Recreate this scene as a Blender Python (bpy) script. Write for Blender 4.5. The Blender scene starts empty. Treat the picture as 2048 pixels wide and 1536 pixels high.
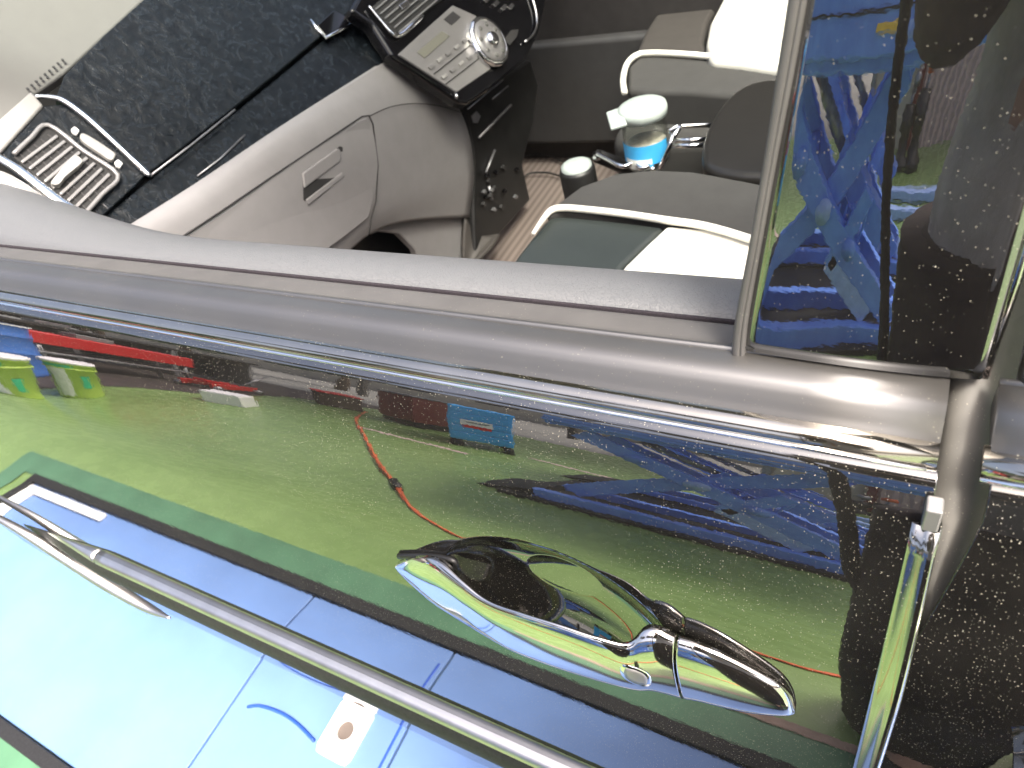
import bpy, bmesh, math, random
import numpy as np
from mathutils import Vector
random.seed(7)
R = math.radians
sc = bpy.context.scene
COL = sc.collection

# ---------------------------------------------------------------- camera, sky, sun, exposure
CM = np.array([[0.870, 0.149, -0.471], [0.426, -0.706, 0.565], [-0.248, -0.692, -0.678]])
CF = 1376.7
CC = np.array([0.0, -0.205, 1.251])
u_, s_, v_ = np.linalg.svd(CM); CM = u_ @ v_
cam = bpy.data.cameras.new('camera'); cam_o = bpy.data.objects.new('camera', cam); COL.objects.link(cam_o)
sc.camera = cam_o
from mathutils import Matrix
r_, d_, f_ = CM[:, 0], CM[:, 1], CM[:, 2]
cam_o.matrix_world = Matrix(((r_[0], -d_[0], -f_[0], CC[0]), (r_[1], -d_[1], -f_[1], CC[1]),
                             (r_[2], -d_[2], -f_[2], CC[2]), (0, 0, 0, 1)))
cam.sensor_width = 36; cam.lens = CF / 2048 * 36; cam.clip_start = 0.01; cam.clip_end = 500
cam.dof.use_dof = True; cam.dof.focus_distance = 0.44; cam.dof.aperture_fstop = 15

SUN_EL, SUN_AZ = 60, 125
w = bpy.data.worlds.new('World'); sc.world = w; w.use_nodes = True
nt = w.node_tree; nt.nodes.clear()
sky = nt.nodes.new('ShaderNodeTexSky'); sky.sky_type = 'NISHITA'; sky.sun_disc = False
sky.sun_elevation = R(SUN_EL); sky.sun_rotation = R(SUN_AZ); sky.dust_density = 9; sky.air_density = .7; sky.ozone_density = .4
bg = nt.nodes.new('ShaderNodeBackground'); bg.inputs[1].default_value = 0.14
wo = nt.nodes.new('ShaderNodeOutputWorld')
nt.links.new(sky.outputs[0], bg.inputs[0]); nt.links.new(bg.outputs[0], wo.inputs[0])
sl = bpy.data.lights.new('sun', 'SUN'); sl.energy = 1.2; sl.angle = R(14); sl.color = (1, .97, .93)
so = bpy.data.objects.new('sun', sl); COL.objects.link(so)
sdir = Vector((math.sin(R(SUN_AZ)) * math.cos(R(SUN_EL)), math.cos(R(SUN_AZ)) * math.cos(R(SUN_EL)), math.sin(R(SUN_EL))))
so.rotation_euler = sdir.to_track_quat('Z', 'Y').to_euler()
sc.view_settings.view_transform = 'Standard'; sc.view_settings.look = 'None'
sc.view_settings.exposure = 1.95; sc.view_settings.gamma = 1
sc.cycles.max_bounces = 10; sc.cycles.glossy_bounces = 6; sc.cycles.transparent_max_bounces = 12
sc.cycles.sample_clamp_indirect = 8

# ---------------------------------------------------------------- sight lines of the real lens, to find where things stand
def ray(p):
    v = CM @ np.array([p[0] - 1024, p[1] - 768, CF]); return v / np.linalg.norm(v)
def on_plane(p, n, c):
    v = ray(p); n = np.array(n, float); return Vector(CC + v * ((c - n @ CC) / (n @ v)))
def on_x(p, x): return on_plane(p, (1, 0, 0), x)
def on_y(p, y): return on_plane(p, (0, 1, 0), y)
def on_z(p, z): return on_plane(p, (0, 0, 1), z)

# ---------------------------------------------------------------- materials
def newmat(name):
    m = bpy.data.materials.new(name); m.use_nodes = True; t = m.node_tree; t.nodes.clear()
    o = t.nodes.new('ShaderNodeOutputMaterial'); b = t.nodes.new('ShaderNodeBsdfPrincipled')
    t.links.new(b.outputs[0], o.inputs[0]); return m, t, b, o
def N(t, k, **kw):
    n = t.nodes.new(k)
    for a, v in kw.items(): setattr(n, a, v)
    return n
def coords(t, scale=(1, 1, 1)):
    c = N(t, 'ShaderNodeNewGeometry'); mp = N(t, 'ShaderNodeMapping'); mp.inputs['Scale'].default_value = scale
    t.links.new(c.outputs['Position'], mp.inputs[0]); return mp.outputs[0]
def noise(t, co, sc_, det=4, ro=.6, dist=0):
    n = N(t, 'ShaderNodeTexNoise'); n.inputs['Scale'].default_value = sc_; n.inputs['Detail'].default_value = det
    n.inputs['Roughness'].default_value = ro; n.inputs['Distortion'].default_value = dist
    t.links.new(co, n.inputs['Vector']); return n.outputs[0]
def ramp(t, f, stops):
    r = N(t, 'ShaderNodeValToRGB'); el = r.color_ramp.elements
    while len(el) < len(stops): el.new(0.5)
    for e, (p, c) in zip(el, stops):
        e.position = p; e.color = (c, c, c, 1) if isinstance(c, (int, float)) else (*c, 1)
    t.links.new(f, r.inputs[0]); return r.outputs[0]
def math_(t, op, a, b=None):
    n = N(t, 'ShaderNodeMath', operation=op)
    for i, x in enumerate((a, b)):
        if x is None: continue
        if isinstance(x, (int, float)): n.inputs[i].default_value = x
        else: t.links.new(x, n.inputs[i])
    return n.outputs[0]
def bump(t, b, h, strength=.3, dist=.001):
    n = N(t, 'ShaderNodeBump'); n.inputs['Strength'].default_value = strength; n.inputs['Distance'].default_value = dist
    t.links.new(h, n.inputs['Height']); t.links.new(n.outputs[0], b.inputs['Normal'])
def simple(name, col, rough=.5, metal=0, ior=1.5, var=.12, vs=30, bmp=0, bs=400, spec=None, dust=0, coat=0):
    m, t, b, o = newmat(name)
    co = coords(t)
    nz = noise(t, co, vs)
    mx = N(t, 'ShaderNodeMixRGB'); mx.inputs[1].default_value = (*[c * (1 - var) for c in col], 1)
    mx.inputs[2].default_value = (*[min(1, c * (1 + var)) for c in col], 1)
    t.links.new(ramp(t, nz, [(.3, 0), (.7, 1)]), mx.inputs[0])
    t.links.new(mx.outputs[0], b.inputs['Base Color'])
    b.inputs['Roughness'].default_value = rough; b.inputs['Metallic'].default_value = metal; b.inputs['IOR'].default_value = ior
    if coat: b.inputs['Coat Weight'].default_value = coat; b.inputs['Coat Roughness'].default_value = .05
    if spec is not None: b.inputs['Specular IOR Level'].default_value = spec
    if bmp: bump(t, b, noise(t, co, bs, 3), bmp, .0006)
    if dust: add_dust(t, b, o, dust)
    return m
def speck_mask(t, scale, rad, keep):
    co = coords(t)
    v = N(t, 'ShaderNodeTexVoronoi'); v.inputs['Scale'].default_value = scale; v.inputs['Randomness'].default_value = 1
    t.links.new(co, v.inputs['Vector'])
    sep = N(t, 'ShaderNodeSeparateColor'); t.links.new(v.outputs['Color'], sep.inputs[0])
    rr = math_(t, 'MULTIPLY', sep.outputs[0], rad)
    near = math_(t, 'LESS_THAN', v.outputs['Distance'], rr)
    k = math_(t, 'GREATER_THAN', sep.outputs[1], 1 - keep)
    lvl = math_(t, 'MULTIPLY_ADD', sep.outputs[2], .7); 
    lvl.node.inputs[2].default_value = .2
    return math_(t, 'MULTIPLY', math_(t, 'MULTIPLY', near, k), lvl)
def add_dust(t, b, o, amt, haze_film=.02):
    co = coords(t)
    a = speck_mask(t, 430, .13, .6 * amt); c = speck_mask(t, 820, .22, .95 * amt); e = speck_mask(t, 190, .075, .35 * amt)
    m = math_(t, 'MAXIMUM', math_(t, 'MAXIMUM', a, c), e)
    patch = ramp(t, noise(t, co, 9, 3), [(.36, .12), (.60, 1)])
    m = math_(t, 'MULTIPLY', m, patch)
    fl = math_(t, 'MULTIPLY', ramp(t, noise(t, co, 22, 6), [(.3, .3), (.7, 1)]), haze_film)  # dust film, its weight raised to imitate haze lifting the blacks
    m = math_(t, 'MAXIMUM', m, fl)
    d = N(t, 'ShaderNodeBsdfDiffuse'); d.inputs[0].default_value = (.5, .47, .38, 1)
    mx = N(t, 'ShaderNodeMixShader')
    t.links.new(m, mx.inputs[0]); t.links.new(b.outputs[0], mx.inputs[1]); t.links.new(d.outputs[0], mx.inputs[2])
    t.links.new(mx.outputs[0], o.inputs[0])

M = {}
def mk_paint(name, ior, dust):
    m, t, b, o = newmat(name)
    b.inputs['Base Color'].default_value = (.0025, .0025, .003, 1); b.inputs['Roughness'].default_value = .012
    b.inputs['IOR'].default_value = ior
    co = coords(t); bump(t, b, noise(t, co, 160, 2), .012, .001)
    add_dust(t, b, o, dust); return m
M['paint'] = mk_paint('dusty_black_paint', 2.55, 1.0)
M['rear_paint'] = mk_paint('dusty_black_paint_rear', 1.8, 1.6)
M['gloss_pillar'] = mk_paint('gloss_black_pillar', 3.0, .4)
m, t, b, o = newmat('orange_peel')  # pillar cover: gently wavy plastic
M['guard_chrome'] = simple('guard_chrome', (.40, .40, .39), .12, 1, var=.1, dust=.5)
M['belt_chrome'] = simple('belt_chrome', (.44, .41, .36), .10, 1, var=.1, dust=.45)
M['chrome'] = simple('chrome', (.60, .58, .56), .07, 1, var=.06, dust=.55)
M['chrome_clean'] = simple('chrome_clean', (.88, .88, .88), .06, 1, var=.02)
M['dull_chrome'] = simple('dull_chrome', (.58, .57, .56), .34, 1, var=.08, dust=.4)
M['rubber'] = simple('grey_satin_rubber', (.020, .019, .017), .42, var=.06, dust=.25, ior=2.4)
M['seal'] = simple('seal_rubber', (.08, .078, .075), .5, var=.12, dust=.2)
M['jamb'] = simple('dusty_jamb', (.15, .145, .13), .6, var=.15, dust=.5)
M['seal_dark'] = simple('seal_dark', (.02, .02, .02), .5, dust=.3)
M['flock'] = simple('flocked_strip', (.018, .014, .018), .95, var=.5, vs=900, bmp=.6, bs=1500)
def leather(name, col, rough, scale=260, st=.5, dark=.55):
    m, t, b, o = newmat(name); co = coords(t)
    v = N(t, 'ShaderNodeTexVoronoi'); v.feature = 'DISTANCE_TO_EDGE'; v.inputs['Scale'].default_value = scale
    ad = N(t, 'ShaderNodeMixRGB'); ad.blend_type = 'ADD'; ad.inputs[0].default_value = .006
    nz = N(t, 'ShaderNodeTexNoise'); nz.inputs['Scale'].default_value = 120
    t.links.new(co, nz.inputs['Vector']); t.links.new(co, ad.inputs[1]); t.links.new(nz.outputs['Color'], ad.inputs[2])
    t.links.new(ad.outputs[0], v.inputs['Vector'])
    h = ramp(t, v.outputs['Distance'], [(0, 0), (.12, 1)])
    mx = N(t, 'ShaderNodeMixRGB'); mx.inputs[1].default_value = (*[c * dark for c in col], 1); mx.inputs[2].default_value = (*col, 1)
    t.links.new(h, mx.inputs[0]); t.links.new(mx.outputs[0], b.inputs['Base Color'])
    b.inputs['Roughness'].default_value = rough; bump(t, b, h, st, .0006); return m
M['sill'] = leather('grained_grey_sill', (.12, .125, .128), .48, 420, .32, .86)
M['dash_grey'] = simple('warm_grey_dash', (.215, .21, .21), .5, var=.04, bmp=.12, bs=900)
M['dash_lid'] = simple('warm_grey_lid', (.205, .20, .20), .5, var=.04, bmp=.12, bs=900)
M['seam'] = simple('seam_shadow_gap', (.02, .02, .02), .8)
M['dash_pad'] = simple('light_grey_pad', (.14, .14, .13), .7, var=.03)
M['cream_trim'] = simple('cream_trim', (.30, .295, .28), .4, var=.03)
def veneer():
    m, t, b, o = newmat('black_stone_veneer'); co = coords(t)
    n1 = noise(t, co, 55, 8, .7, 1.4); n2 = noise(t, co, 16, 6, .65, 2)
    c = ramp(t, n1, [(.3, (.0015, .002, .0025)), (.52, (.006, .008, .010)), (.74, (.018, .023, .030))])
    t.links.new(c, b.inputs['Base Color'])
    t.links.new(ramp(t, n2, [(.3, .06), (.7, .2)]), b.inputs['Roughness'])
    bump(t, b, n1, .5, .003); b.inputs['IOR'].default_value = 1.38; return m
M['veneer'] = veneer()
M['piano'] = simple('piano_black', (.004, .004, .005), .05, var=.2)
M['black_plastic'] = simple('black_plastic', (.012, .012, .012), .42, var=.3)
M['dark_grey'] = simple('dark_grey_trim', (.035, .034, .034), .6, var=.1)
M['door_trim'] = simple('dark_brown_door_trim', (.030, .027, .026), .6, var=.15)
M['brown_trim'] = simple('brown_grey_trim', (.05, .045, .041), .6, var=.1)
M['silver'] = simple('silver_plastic', (.27, .265, .26), .3, .35, var=.04)
M['display'] = simple('radio_display', (.18, .18, .15), .15, var=.03)
M['fabric_dark'] = simple('charcoal_seat_fabric', (.040, .039, .0375), .85, var=.1, bmp=.4, bs=1200)
M['fabric_green'] = simple('green_grey_leather', (.030, .037, .035), .42, var=.06, bmp=.15, bs=700)
M['cream'] = simple('cream_leather', (.80, .78, .70), .45, var=.02, bmp=.1, bs=500)
M['armrest'] = simple('black_leather_armrest', (.016, .015, .014), .33, var=.1, bmp=.15, bs=700)
def mat_stripes():
    m, t, b, o = newmat('striped_floor_mat'); co = coords(t)
    wv = N(t, 'ShaderNodeTexWave'); wv.bands_direction = 'X'; wv.inputs['Scale'].default_value = 15; wv.inputs['Distortion'].default_value = .12
    t.links.new(co, wv.inputs['Vector'])
    mx = N(t, 'ShaderNodeMixRGB'); mx.inputs[1].default_value = (.11, .085, .074, 1); mx.inputs[2].default_value = (.19, .155, .135, 1)
    t.links.new(wv.outputs[0], mx.inputs[0]); t.links.new(mx.outputs[0], b.inputs['Base Color']); b.inputs['Roughness'].default_value = .8
    bump(t, b, noise(t, co, 300), .6, .003); return m
M['mat'] = mat_stripes()
def floor_mat():
    m, t, b, o = newmat('green_epoxy_floor'); co = coords(t)
    n = noise(t, co, 1.3, 5); n2 = noise(t, co, 14, 5)
    c = ramp(t, n, [(.3, (.165, .265, .085)), (.7, (.235, .35, .125))])
    mx = N(t, 'ShaderNodeMixRGB', blend_type='MULTIPLY'); mx.inputs[0].default_value = .5
    t.links.new(c, mx.inputs[1]); t.links.new(ramp(t, n2, [(.3, .75), (.7, 1)]), mx.inputs[2])
    t.links.new(mx.outputs[0], b.inputs['Base Color']); t.links.new(ramp(t, n2, [(.3, .18), (.8, .4)]), b.inputs['Roughness']); return m
M['floor'] = floor_mat()
M['green_line'] = simple('dark_green_line_paint', (.085, .195, .11), .4, var=.15, vs=8)
M['pink_line'] = simple('worn_pink_line', (.35, .25, .2), .6, var=.2)
M['dark_ground'] = simple('dark_ground', (.045, .035, .033), .7, var=.4, vs=6)
M['asphalt'] = simple('grey_yard', (.2, .2, .19), .8, var=.2, vs=5)
M['blue_deck'] = simple('light_blue_deck_paint', (.14, .25, .52), .5, var=.10, vs=4, dust=.25)
M['blue_groove'] = simple('deep_blue_groove', (.02, .08, .42), .5)
M['white_paint'] = simple('white_paint', (.8, .8, .78), .35, var=.03)
M['lift_blue'] = simple('royal_blue_lift_paint', (.17, .34, 1.0), .3, var=.2, vs=9)
M['lift_light'] = simple('pale_blue_cap', (.35, .5, .9), .35)
M['yellow'] = simple('yellow_stripe', (.85, .55, .08), .5)
M['edge_rubber'] = simple('black_edge_rubber', (.014, .014, .014), .6, var=.5, vs=200, bmp=.5)
M['orange'] = simple('orange_hose', (.62, .12, .04), .5, var=.25, vs=60)
M['bucket'] = simple('lime_bucket', (.5, .68, .12), .35, var=.04)
M['bucket_lid'] = simple('white_lid', (.85, .83, .84), .4, var=.02)
M['bucket_label'] = simple('bucket_green_label', (.03, .42, .2), .4)
M['bucket_white'] = simple('bucket_white_label', (.88, .88, .9), .4)
M['socket'] = simple('grey_brown_socket', (.16, .13, .11), .6)
M['red'] = simple('red_enamel', (.55, .02, .02), .35, var=.1)
M['cyan'] = simple('cyan_blue_enamel', (.04, .36, .75), .35, var=.06)
M['maroon'] = simple('maroon_enamel', (.16, .03, .025), .4)
M['steel'] = simple('worn_steel', (.3, .3, .31), .4, .7, var=.3)
M['drum_blue'] = simple('drum_blue', (.05, .16, .5), .4)
M['jacket'] = simple('grey_jacket', (.5, .46, .42), .9, var=.2, vs=25, bmp=.5, bs=300)
M['trousers'] = simple('dark_maroon_cloth', (.020, .010, .010), .9, var=.3)
M['sleeve'] = simple('brown_sleeve', (.07, .045, .038), .9, var=.3)
M['skin'] = simple('skin', (.5, .3, .22), .5, var=.08)
M['hair'] = simple('black_hair', (.01, .009, .008), .5)
M['strap'] = simple('black_strap', (.006, .006, .006), .8)
M['wall_pink'] = simple('pink_sheet', (.60, .46, .42), .6, var=.08)
M['wall_cream'] = simple('cream_render', (.55, .5, .4), .8, var=.1, vs=2)
M['wall_dark'] = simple('dark_opening', (.02, .02, .02), .6)
M['leaf'] = simple('leaf_green', (.04, .12, .03), .6, var=.5, vs=3)
M['bark'] = simple('bark', (.1, .07, .05), .9)
M['tin'] = simple('tin_cap', (.40, .45, .43), .35, .15, var=.03)
M['jar_fill'] = simple('grey_paste', (.40, .38, .33), .6, var=.3, vs=80)
M['label_blue'] = simple('jar_blue_label', (.05, .38, .75), .45, var=.1)
M['label_white'] = simple('jar_white_label', (.7, .72, .68), .45)
def glassy(name, tint, ior=1.5):
    m = bpy.data.materials.new(name); m.use_nodes = True; t = m.node_tree; t.nodes.clear()
    o = N(t, 'ShaderNodeOutputMaterial'); tr = N(t, 'ShaderNodeBsdfTransparent'); tr.inputs[0].default_value = (*tint, 1)
    g = N(t, 'ShaderNodeBsdfGlossy'); g.inputs[1].default_value = .01; lw = N(t, 'ShaderNodeLayerWeight'); lw.inputs[0].default_value = .5
    fr = N(t, 'ShaderNodeMath', operation='MULTIPLY_ADD'); t.links.new(math_(t, 'POWER', lw.outputs['Facing'], 4.0), fr.inputs[0]); fr.inputs[1].default_value = .75; fr.inputs[2].default_value = (ior - 1) ** 2 / (ior + 1) ** 2
    mx = N(t, 'ShaderNodeMixShader'); t.links.new(fr.outputs[0], mx.inputs[0]); t.links.new(tr.outputs[0], mx.inputs[1]); t.links.new(g.outputs[0], mx.inputs[2])
    t.links.new(mx.outputs[0], o.inputs[0]); return m
M['glass'] = glassy('clear_glass', (.93, .96, .94))
M['jar_glass'] = glassy('jar_glass', (.93, .94, .92), 1.45)
M['tint_glass'] = glassy('tinted_glass', (.04, .04, .045), 1.7)

# ---------------------------------------------------------------- helpers
def link(name, me, mat, parent=None):
    o = bpy.data.objects.new(name, me); COL.objects.link(o)
    if mat is not None: me.materials.append(M[mat] if isinstance(mat, str) else mat)
    if parent is not None: o.parent = parent
    return o
def fmesh(name, vs, fs, mat, parent=None, smooth=True, bevel=0, seg=3, solid=0, off=-1, sub=0, recalc=False):
    me = bpy.data.meshes.new(name); me.from_pydata([tuple(v) for v in vs], [], fs)
    if recalc:
        bm = bmesh.new(); bm.from_mesh(me); bmesh.ops.recalc_face_normals(bm, faces=bm.faces); bm.to_mesh(me); bm.free()
    me.validate(); o = link(name, me, mat, parent)
    for p in me.polygons: p.use_smooth = smooth
    if solid: md = o.modifiers.new('t', 'SOLIDIFY'); md.thickness = solid; md.offset = off
    if bevel:
        md = o.modifiers.new('b', 'BEVEL'); md.width = bevel; md.segments = seg; md.limit_method = 'ANGLE'; md.angle_limit = R(35); md.harden_normals = True
    if sub: md = o.modifiers.new('s', 'SUBSURF'); md.levels = sub; md.render_levels = sub
    return o
def thing(name, label, cat, loc=(0, 0, 0), group=None, rz=0):
    o = bpy.data.objects.new(name, None); COL.objects.link(o); o.location = loc; o.rotation_euler = (0, 0, rz)
    o.empty_display_size = .1; tag(o, label, cat, group); return o
def tag(o, label=None, cat=None, group=None, kind=None):
    if label: o['label'] = label
    if cat: o['category'] = cat
    if group: o['group'] = group
    if kind: o['kind'] = kind
    return o
def spline(pts, n=8, closed=False):
    P = [np.array(p, float) for p in pts]; out = []
    L = len(P); rng = range(L if closed else L - 1)
    for i in rng:
        g = lambda k: P[k % L] if closed else P[min(max(k, 0), L - 1)]
        a, b, c, d = g(i - 1), g(i), g(i + 1), g(i + 2)
        for k in range(n):
            t = k / n
            out.append(.5 * ((2 * b) + (-a + c) * t + (2 * a - 5 * b + 4 * c - d) * t * t + (-a + 3 * b - 3 * c + d) * t ** 3))
    if not closed: out.append(P[-1])
    return out
def panel(name, pts, mat, parent, thick=.01, bevel=.002, seg=3, normal=None, smooth_n=0, puff=0):
    """polygon in space, given real thickness behind its face"""
    if smooth_n: pts = [Vector(p) for p in spline([tuple(p) for p in pts], smooth_n, True)]
    pts = [Vector(p) for p in pts]
    n = Vector((0, 0, 0)); c = sum(pts, Vector()) / len(pts)
    for i in range(len(pts)): n += (pts[i] - c).cross(pts[(i + 1) % len(pts)] - c)
    n.normalize()
    if n.dot(Vector(CC) - c) < 0: n = -n; pts = pts[::-1]
    k = len(pts); back = [p - n * thick for p in pts]
    fs = [list(range(k)), list(range(2 * k - 1, k - 1, -1))] + [[(i + 1) % k, i, i + k, (i + 1) % k + k] for i in range(k)]
    return fmesh(name, pts + back, fs, mat, parent, True, bevel, seg)
def grid(name, rows, mat, parent, solid=.004, closed=False, off=-1):
    nr, nc = len(rows), len(rows[0]); vs = [p for r in rows for p in r]; fs = []
    for i in range(nr - 1):
        for j in range(nc - (0 if closed else 1)):
            fs.append([i * nc + j, i * nc + (j + 1) % nc, (i + 1) * nc + (j + 1) % nc, (i + 1) * nc + j])
    return fmesh(name, vs, fs, mat, parent, True, solid=solid, off=off)
def patch(name, rows, mat, parent, n=6, solid=.004):
    """smooth surface through rows of sight points (px, py, x depth)"""
    R3 = [[tuple(on_x(p[:2], p[2])) for p in r] for r in rows]
    R3 = [spline(r, n) for r in R3]
    cols = [spline([r[j] for r in R3], n) for j in range(len(R3[0]))]
    return grid(name, [[c[i] for c in cols] for i in range(len(cols[0]))], mat, parent, solid, off=0)
def tube(name, path, rad, mat, parent=None, seg=10, smooth_n=0, caps=True):
    if smooth_n:
        rr = rad if hasattr(rad, '__len__') else [rad] * len(path)
        q = spline([(*p, r) for p, r in zip(path, rr)], smooth_n); path = [Vector(a[:3]) for a in q]; rad = [a[3] for a in q]
    path = [Vector(p) for p in path]
    if not hasattr(rad, '__len__'): rad = [rad] * len(path)
    vs, fs = [], []; prev = None
    for i, p in enumerate(path):
        d = (path[min(i + 1, len(path) - 1)] - path[max(i - 1, 0)]).normalized()
        if prev is None: a = d.orthogonal().normalized()
        else: a = (prev - d * prev.dot(d)).normalized()
        prev = a; b = d.cross(a)
        for k in range(seg):
            t = 2 * math.pi * k / seg; vs.append(p + (a * math.cos(t) + b * math.sin(t)) * rad[i])
    for i in range(len(path) - 1):
        for k in range(seg): fs.append([i * seg + k, i * seg + (k + 1) % seg, (i + 1) * seg + (k + 1) % seg, (i + 1) * seg + k])
    if caps: fs.append(list(range(seg))[::-1]); fs.append([(len(path) - 1) * seg + k for k in range(seg)])
    return fmesh(name, vs, fs, mat, parent)
def box(name, c, s, mat, parent=None, bevel=.004, rot=None, seg=2):
    hx, hy, hz = s[0] / 2, s[1] / 2, s[2] / 2
    vs = [Vector((x, y, z)) for x in (-hx, hx) for y in (-hy, hy) for z in (-hz, hz)]
    if rot is not None: vs = [rot @ v for v in vs]
    vs = [v + Vector(c) for v in vs]
    fs = [[0, 1, 3, 2], [4, 6, 7, 5], [0, 4, 5, 1], [2, 3, 7, 6], [0, 2, 6, 4], [1, 5, 7, 3]]
    return fmesh(name, vs, fs, mat, parent, True, min(bevel, min(s) * .4), seg)
def lathe(name, prof, mat, parent=None, loc=(0, 0, 0), seg=32, smooth=True, a0=0, a1=2 * math.pi):
    vs, fs = [], []; full = abs(a1 - a0 - 2 * math.pi) < 1e-6; ns = seg if full else seg + 1
    for r, z in prof:
        for k in range(ns):
            t = a0 + (a1 - a0) * k / seg; vs.append((loc[0] + r * math.cos(t), loc[1] + r * math.sin(t), loc[2] + z))
    for i in range(len(prof) - 1):
        for k in range(seg):
            k2 = (k + 1) % ns; fs.append([i * ns + k, i * ns + k2, (i + 1) * ns + k2, (i + 1) * ns + k])
    return fmesh(name, vs, fs, mat, parent, smooth)
def sheet(name, pts, z, mat, parent=None, kind='structure'):
    o = fmesh(name, [(x, y, z) for x, y in pts], [list(range(len(pts)))], mat, parent, False)
    if kind and parent is None: o['kind'] = kind
    return o

# ---------------------------------------------------------------- body side: one profile, swept along the car
ZB = 1.0; Y0 = -.0115
DK = [0, .02, .045, .08, .13, .2, .3, .45, .60, .70, .75, .80, .86]
TH = [27, 21.5, 17.3, 16.0, 5.2, 3.2, 3.2, .5, 0, -3, -20, -45, -60]
_d = np.linspace(0, .86, 1721)
from math import tan
def _smooth(a, k=41):
    p = np.pad(a, k // 2, mode='edge'); return np.convolve(p, np.ones(k) / k, 'valid')
_t = _smooth(np.interp(_d, DK, TH)); _t[:8] = np.linspace(27, _t[8], 8)
_y = Y0 - np.concatenate([[0], np.cumsum(np.tan(np.radians((_t[1:] + _t[:-1]) / 2)) * (_d[1] - _d[0]))])
def ybody(z): return float(np.interp(ZB - z, _d, _y))
def nbody(z):
    t = math.radians(float(np.interp(ZB - z, _d, _t))); return Vector((0, -math.cos(t), math.sin(t)))
def on_body(p, lift=0.0):
    v = ray(p); t0 = .1
    f = lambda t: (CC + v * t)[1] - (ybody((CC + v * t)[2]) - lift)
    t = t0
    while t < 3 and f(t) < 0: t += .004
    lo, hi = t - .004, t
    for _ in range(30):
        m_ = (lo + hi) / 2
        if f(m_) < 0: lo = m_
        else: hi = m_
    return Vector(CC + v * hi)

car = thing('car', 'black car seen at its open front passenger window, with chrome handle and dusty glossy door', 'car', (0, 0, 0))
XF, XR = -1.45, .0235           # front door runs between these
DISH = (-.160, .860, .078, .056)  # centre x, z and radii of the hollow behind the handle
def body_point(x, z, dish=True):
    y = ybody(z)
    if dish:
        q = math.hypot((x - DISH[0]) / DISH[2], (z - DISH[1]) / DISH[3])
        if q < 1:
            y += .022 * min(1, (1 - q * q) ** .8 * 1.1)
    return (x, y, z)
def body_rows(x0, x1, zlist, dense=None):
    xs = list(np.linspace(x0, x1, max(2, int(abs(x1 - x0) / .03))))
    xs = [x0, x0 + .0006, x0 + .002] + xs[1:-1] + [x1 - .002, x1 - .0006, x1]
    if dense:
        xs = [x for x in xs if not dense[0] < x < dense[1]] + list(np.arange(dense[0], dense[1], .001)); xs.sort()
    return xs
fil = []                                            # tight shoulder between the belt strip and the flank
a_, y_, z_ = 27, Y0, ZB
while a_ < 86:
    a_ += 5; y_ += math.sin(R(a_)) * .0006; z_ += math.cos(R(a_)) * .0006; fil.append((y_, z_))
zs = list(np.linspace(ZB, .94, 31)[:-1]) + list(np.linspace(.94, .79, 151)[:-1]) + list(np.linspace(.79, .145, 82))
def flank(name, x0, x1, mat, parent, dish, dense=None):
    xs = body_rows(x0, x1, zs, dense); rows = []
    sh = (lambda z: .012 * min(1, max(0, (z - .925) / .065))) if not dish else (lambda z: 0)
    for y, z in fil[::-1]: rows.append([(x + sh(z), y, z) for x in xs])
    for z in zs: rows.append([body_point(x + sh(z), z, dish) for x in xs])
    return grid(name, rows, mat, parent, .0012, off=0)
flank('door_skin', XF, XR, 'paint', car, True, (-.24, -.085))
flank('rear_door_skin', .0285, 1.0, 'rear_paint', car, False)
# the pale jamb between the doors, set back
grid('door_jamb', [[(x, y + dy, z) for x, dy in ((XR - .004, .026), (.031, .007), (.046, .030))] for y, z in
     [(.10, 1.30), (.06, 1.15), (.035, 1.03), (.02, 1.01)] + [(ybody(z), z) for z in np.linspace(.98, .2, 20)]], 'jamb', car, .003, off=0)
def extrude_x(name, prof, x0, x1, mat, parent, n=30, caps=True, dy=None):
    """closed cross section (y, z) swept along x"""
    xs = np.linspace(x0, x1, n); k = len(prof); vs = []; fs = []
    for x in xs:
        o = dy(x) if dy else (0, 0)
        vs += [(x, y + o[0], z + o[1]) for y, z in prof]
    for i in range(n - 1):
        for j in range(k): fs.append([i * k + j, i * k + (j + 1) % k, (i + 1) * k + (j + 1) % k, (i + 1) * k + j])
    if caps: fs.append(list(range(k))[::-1]); fs.append([(n - 1) * k + j for j in range(k)])
    return fmesh(name, vs, fs, mat, parent, True, recalc=True)
def ring(pts, n=5): return [tuple(p) for p in spline(pts, n, True)]
for nm, x0, x1 in (('belt_strip', XF, XR - .001), ('rear_belt_strip', .037, 1.0)):
    c = extrude_x(nm, ring([(.006, 1.0100), (.001, 1.0108), (-.0030, 1.0098), (-.0052, 1.0075), (-.0060, 1.0048), (-.003, 1.0035), (.006, 1.004)], 5), x0, x1, 'belt_chrome', car)
    extrude_x('highlight_bead', ring([(-.0055, 1.0046), (-.0068, 1.0050), (-.0077, 1.0040), (-.0072, 1.0028), (-.0050, 1.0028)], 4), x0, x1 - .003, 'chrome_clean', c)  # bright bead added to draw the highlight line along the strip
for nm, x0, x1 in (('belt_rubber', XF, XR - .001), ('rear_belt_rubber', .039, 1.0)):
    rb = extrude_x(nm, ring([(.028, 1.0210), (.0262, 1.0230), (.0190, 1.0236), (.0135, 1.0226), (.0100, 1.0202), (.0072, 1.0170), (.0044, 1.0133), (.0016, 1.0098), (.002, 1.008), (.028, 1.007)], 6), x0, x1, 'rubber', car)
    extrude_x('lip', [(.0255, 1.021), (.0275, 1.0242), (.029, 1.0242), (.0302, 1.021)], x0, x1, 'rubber', rb)
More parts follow.
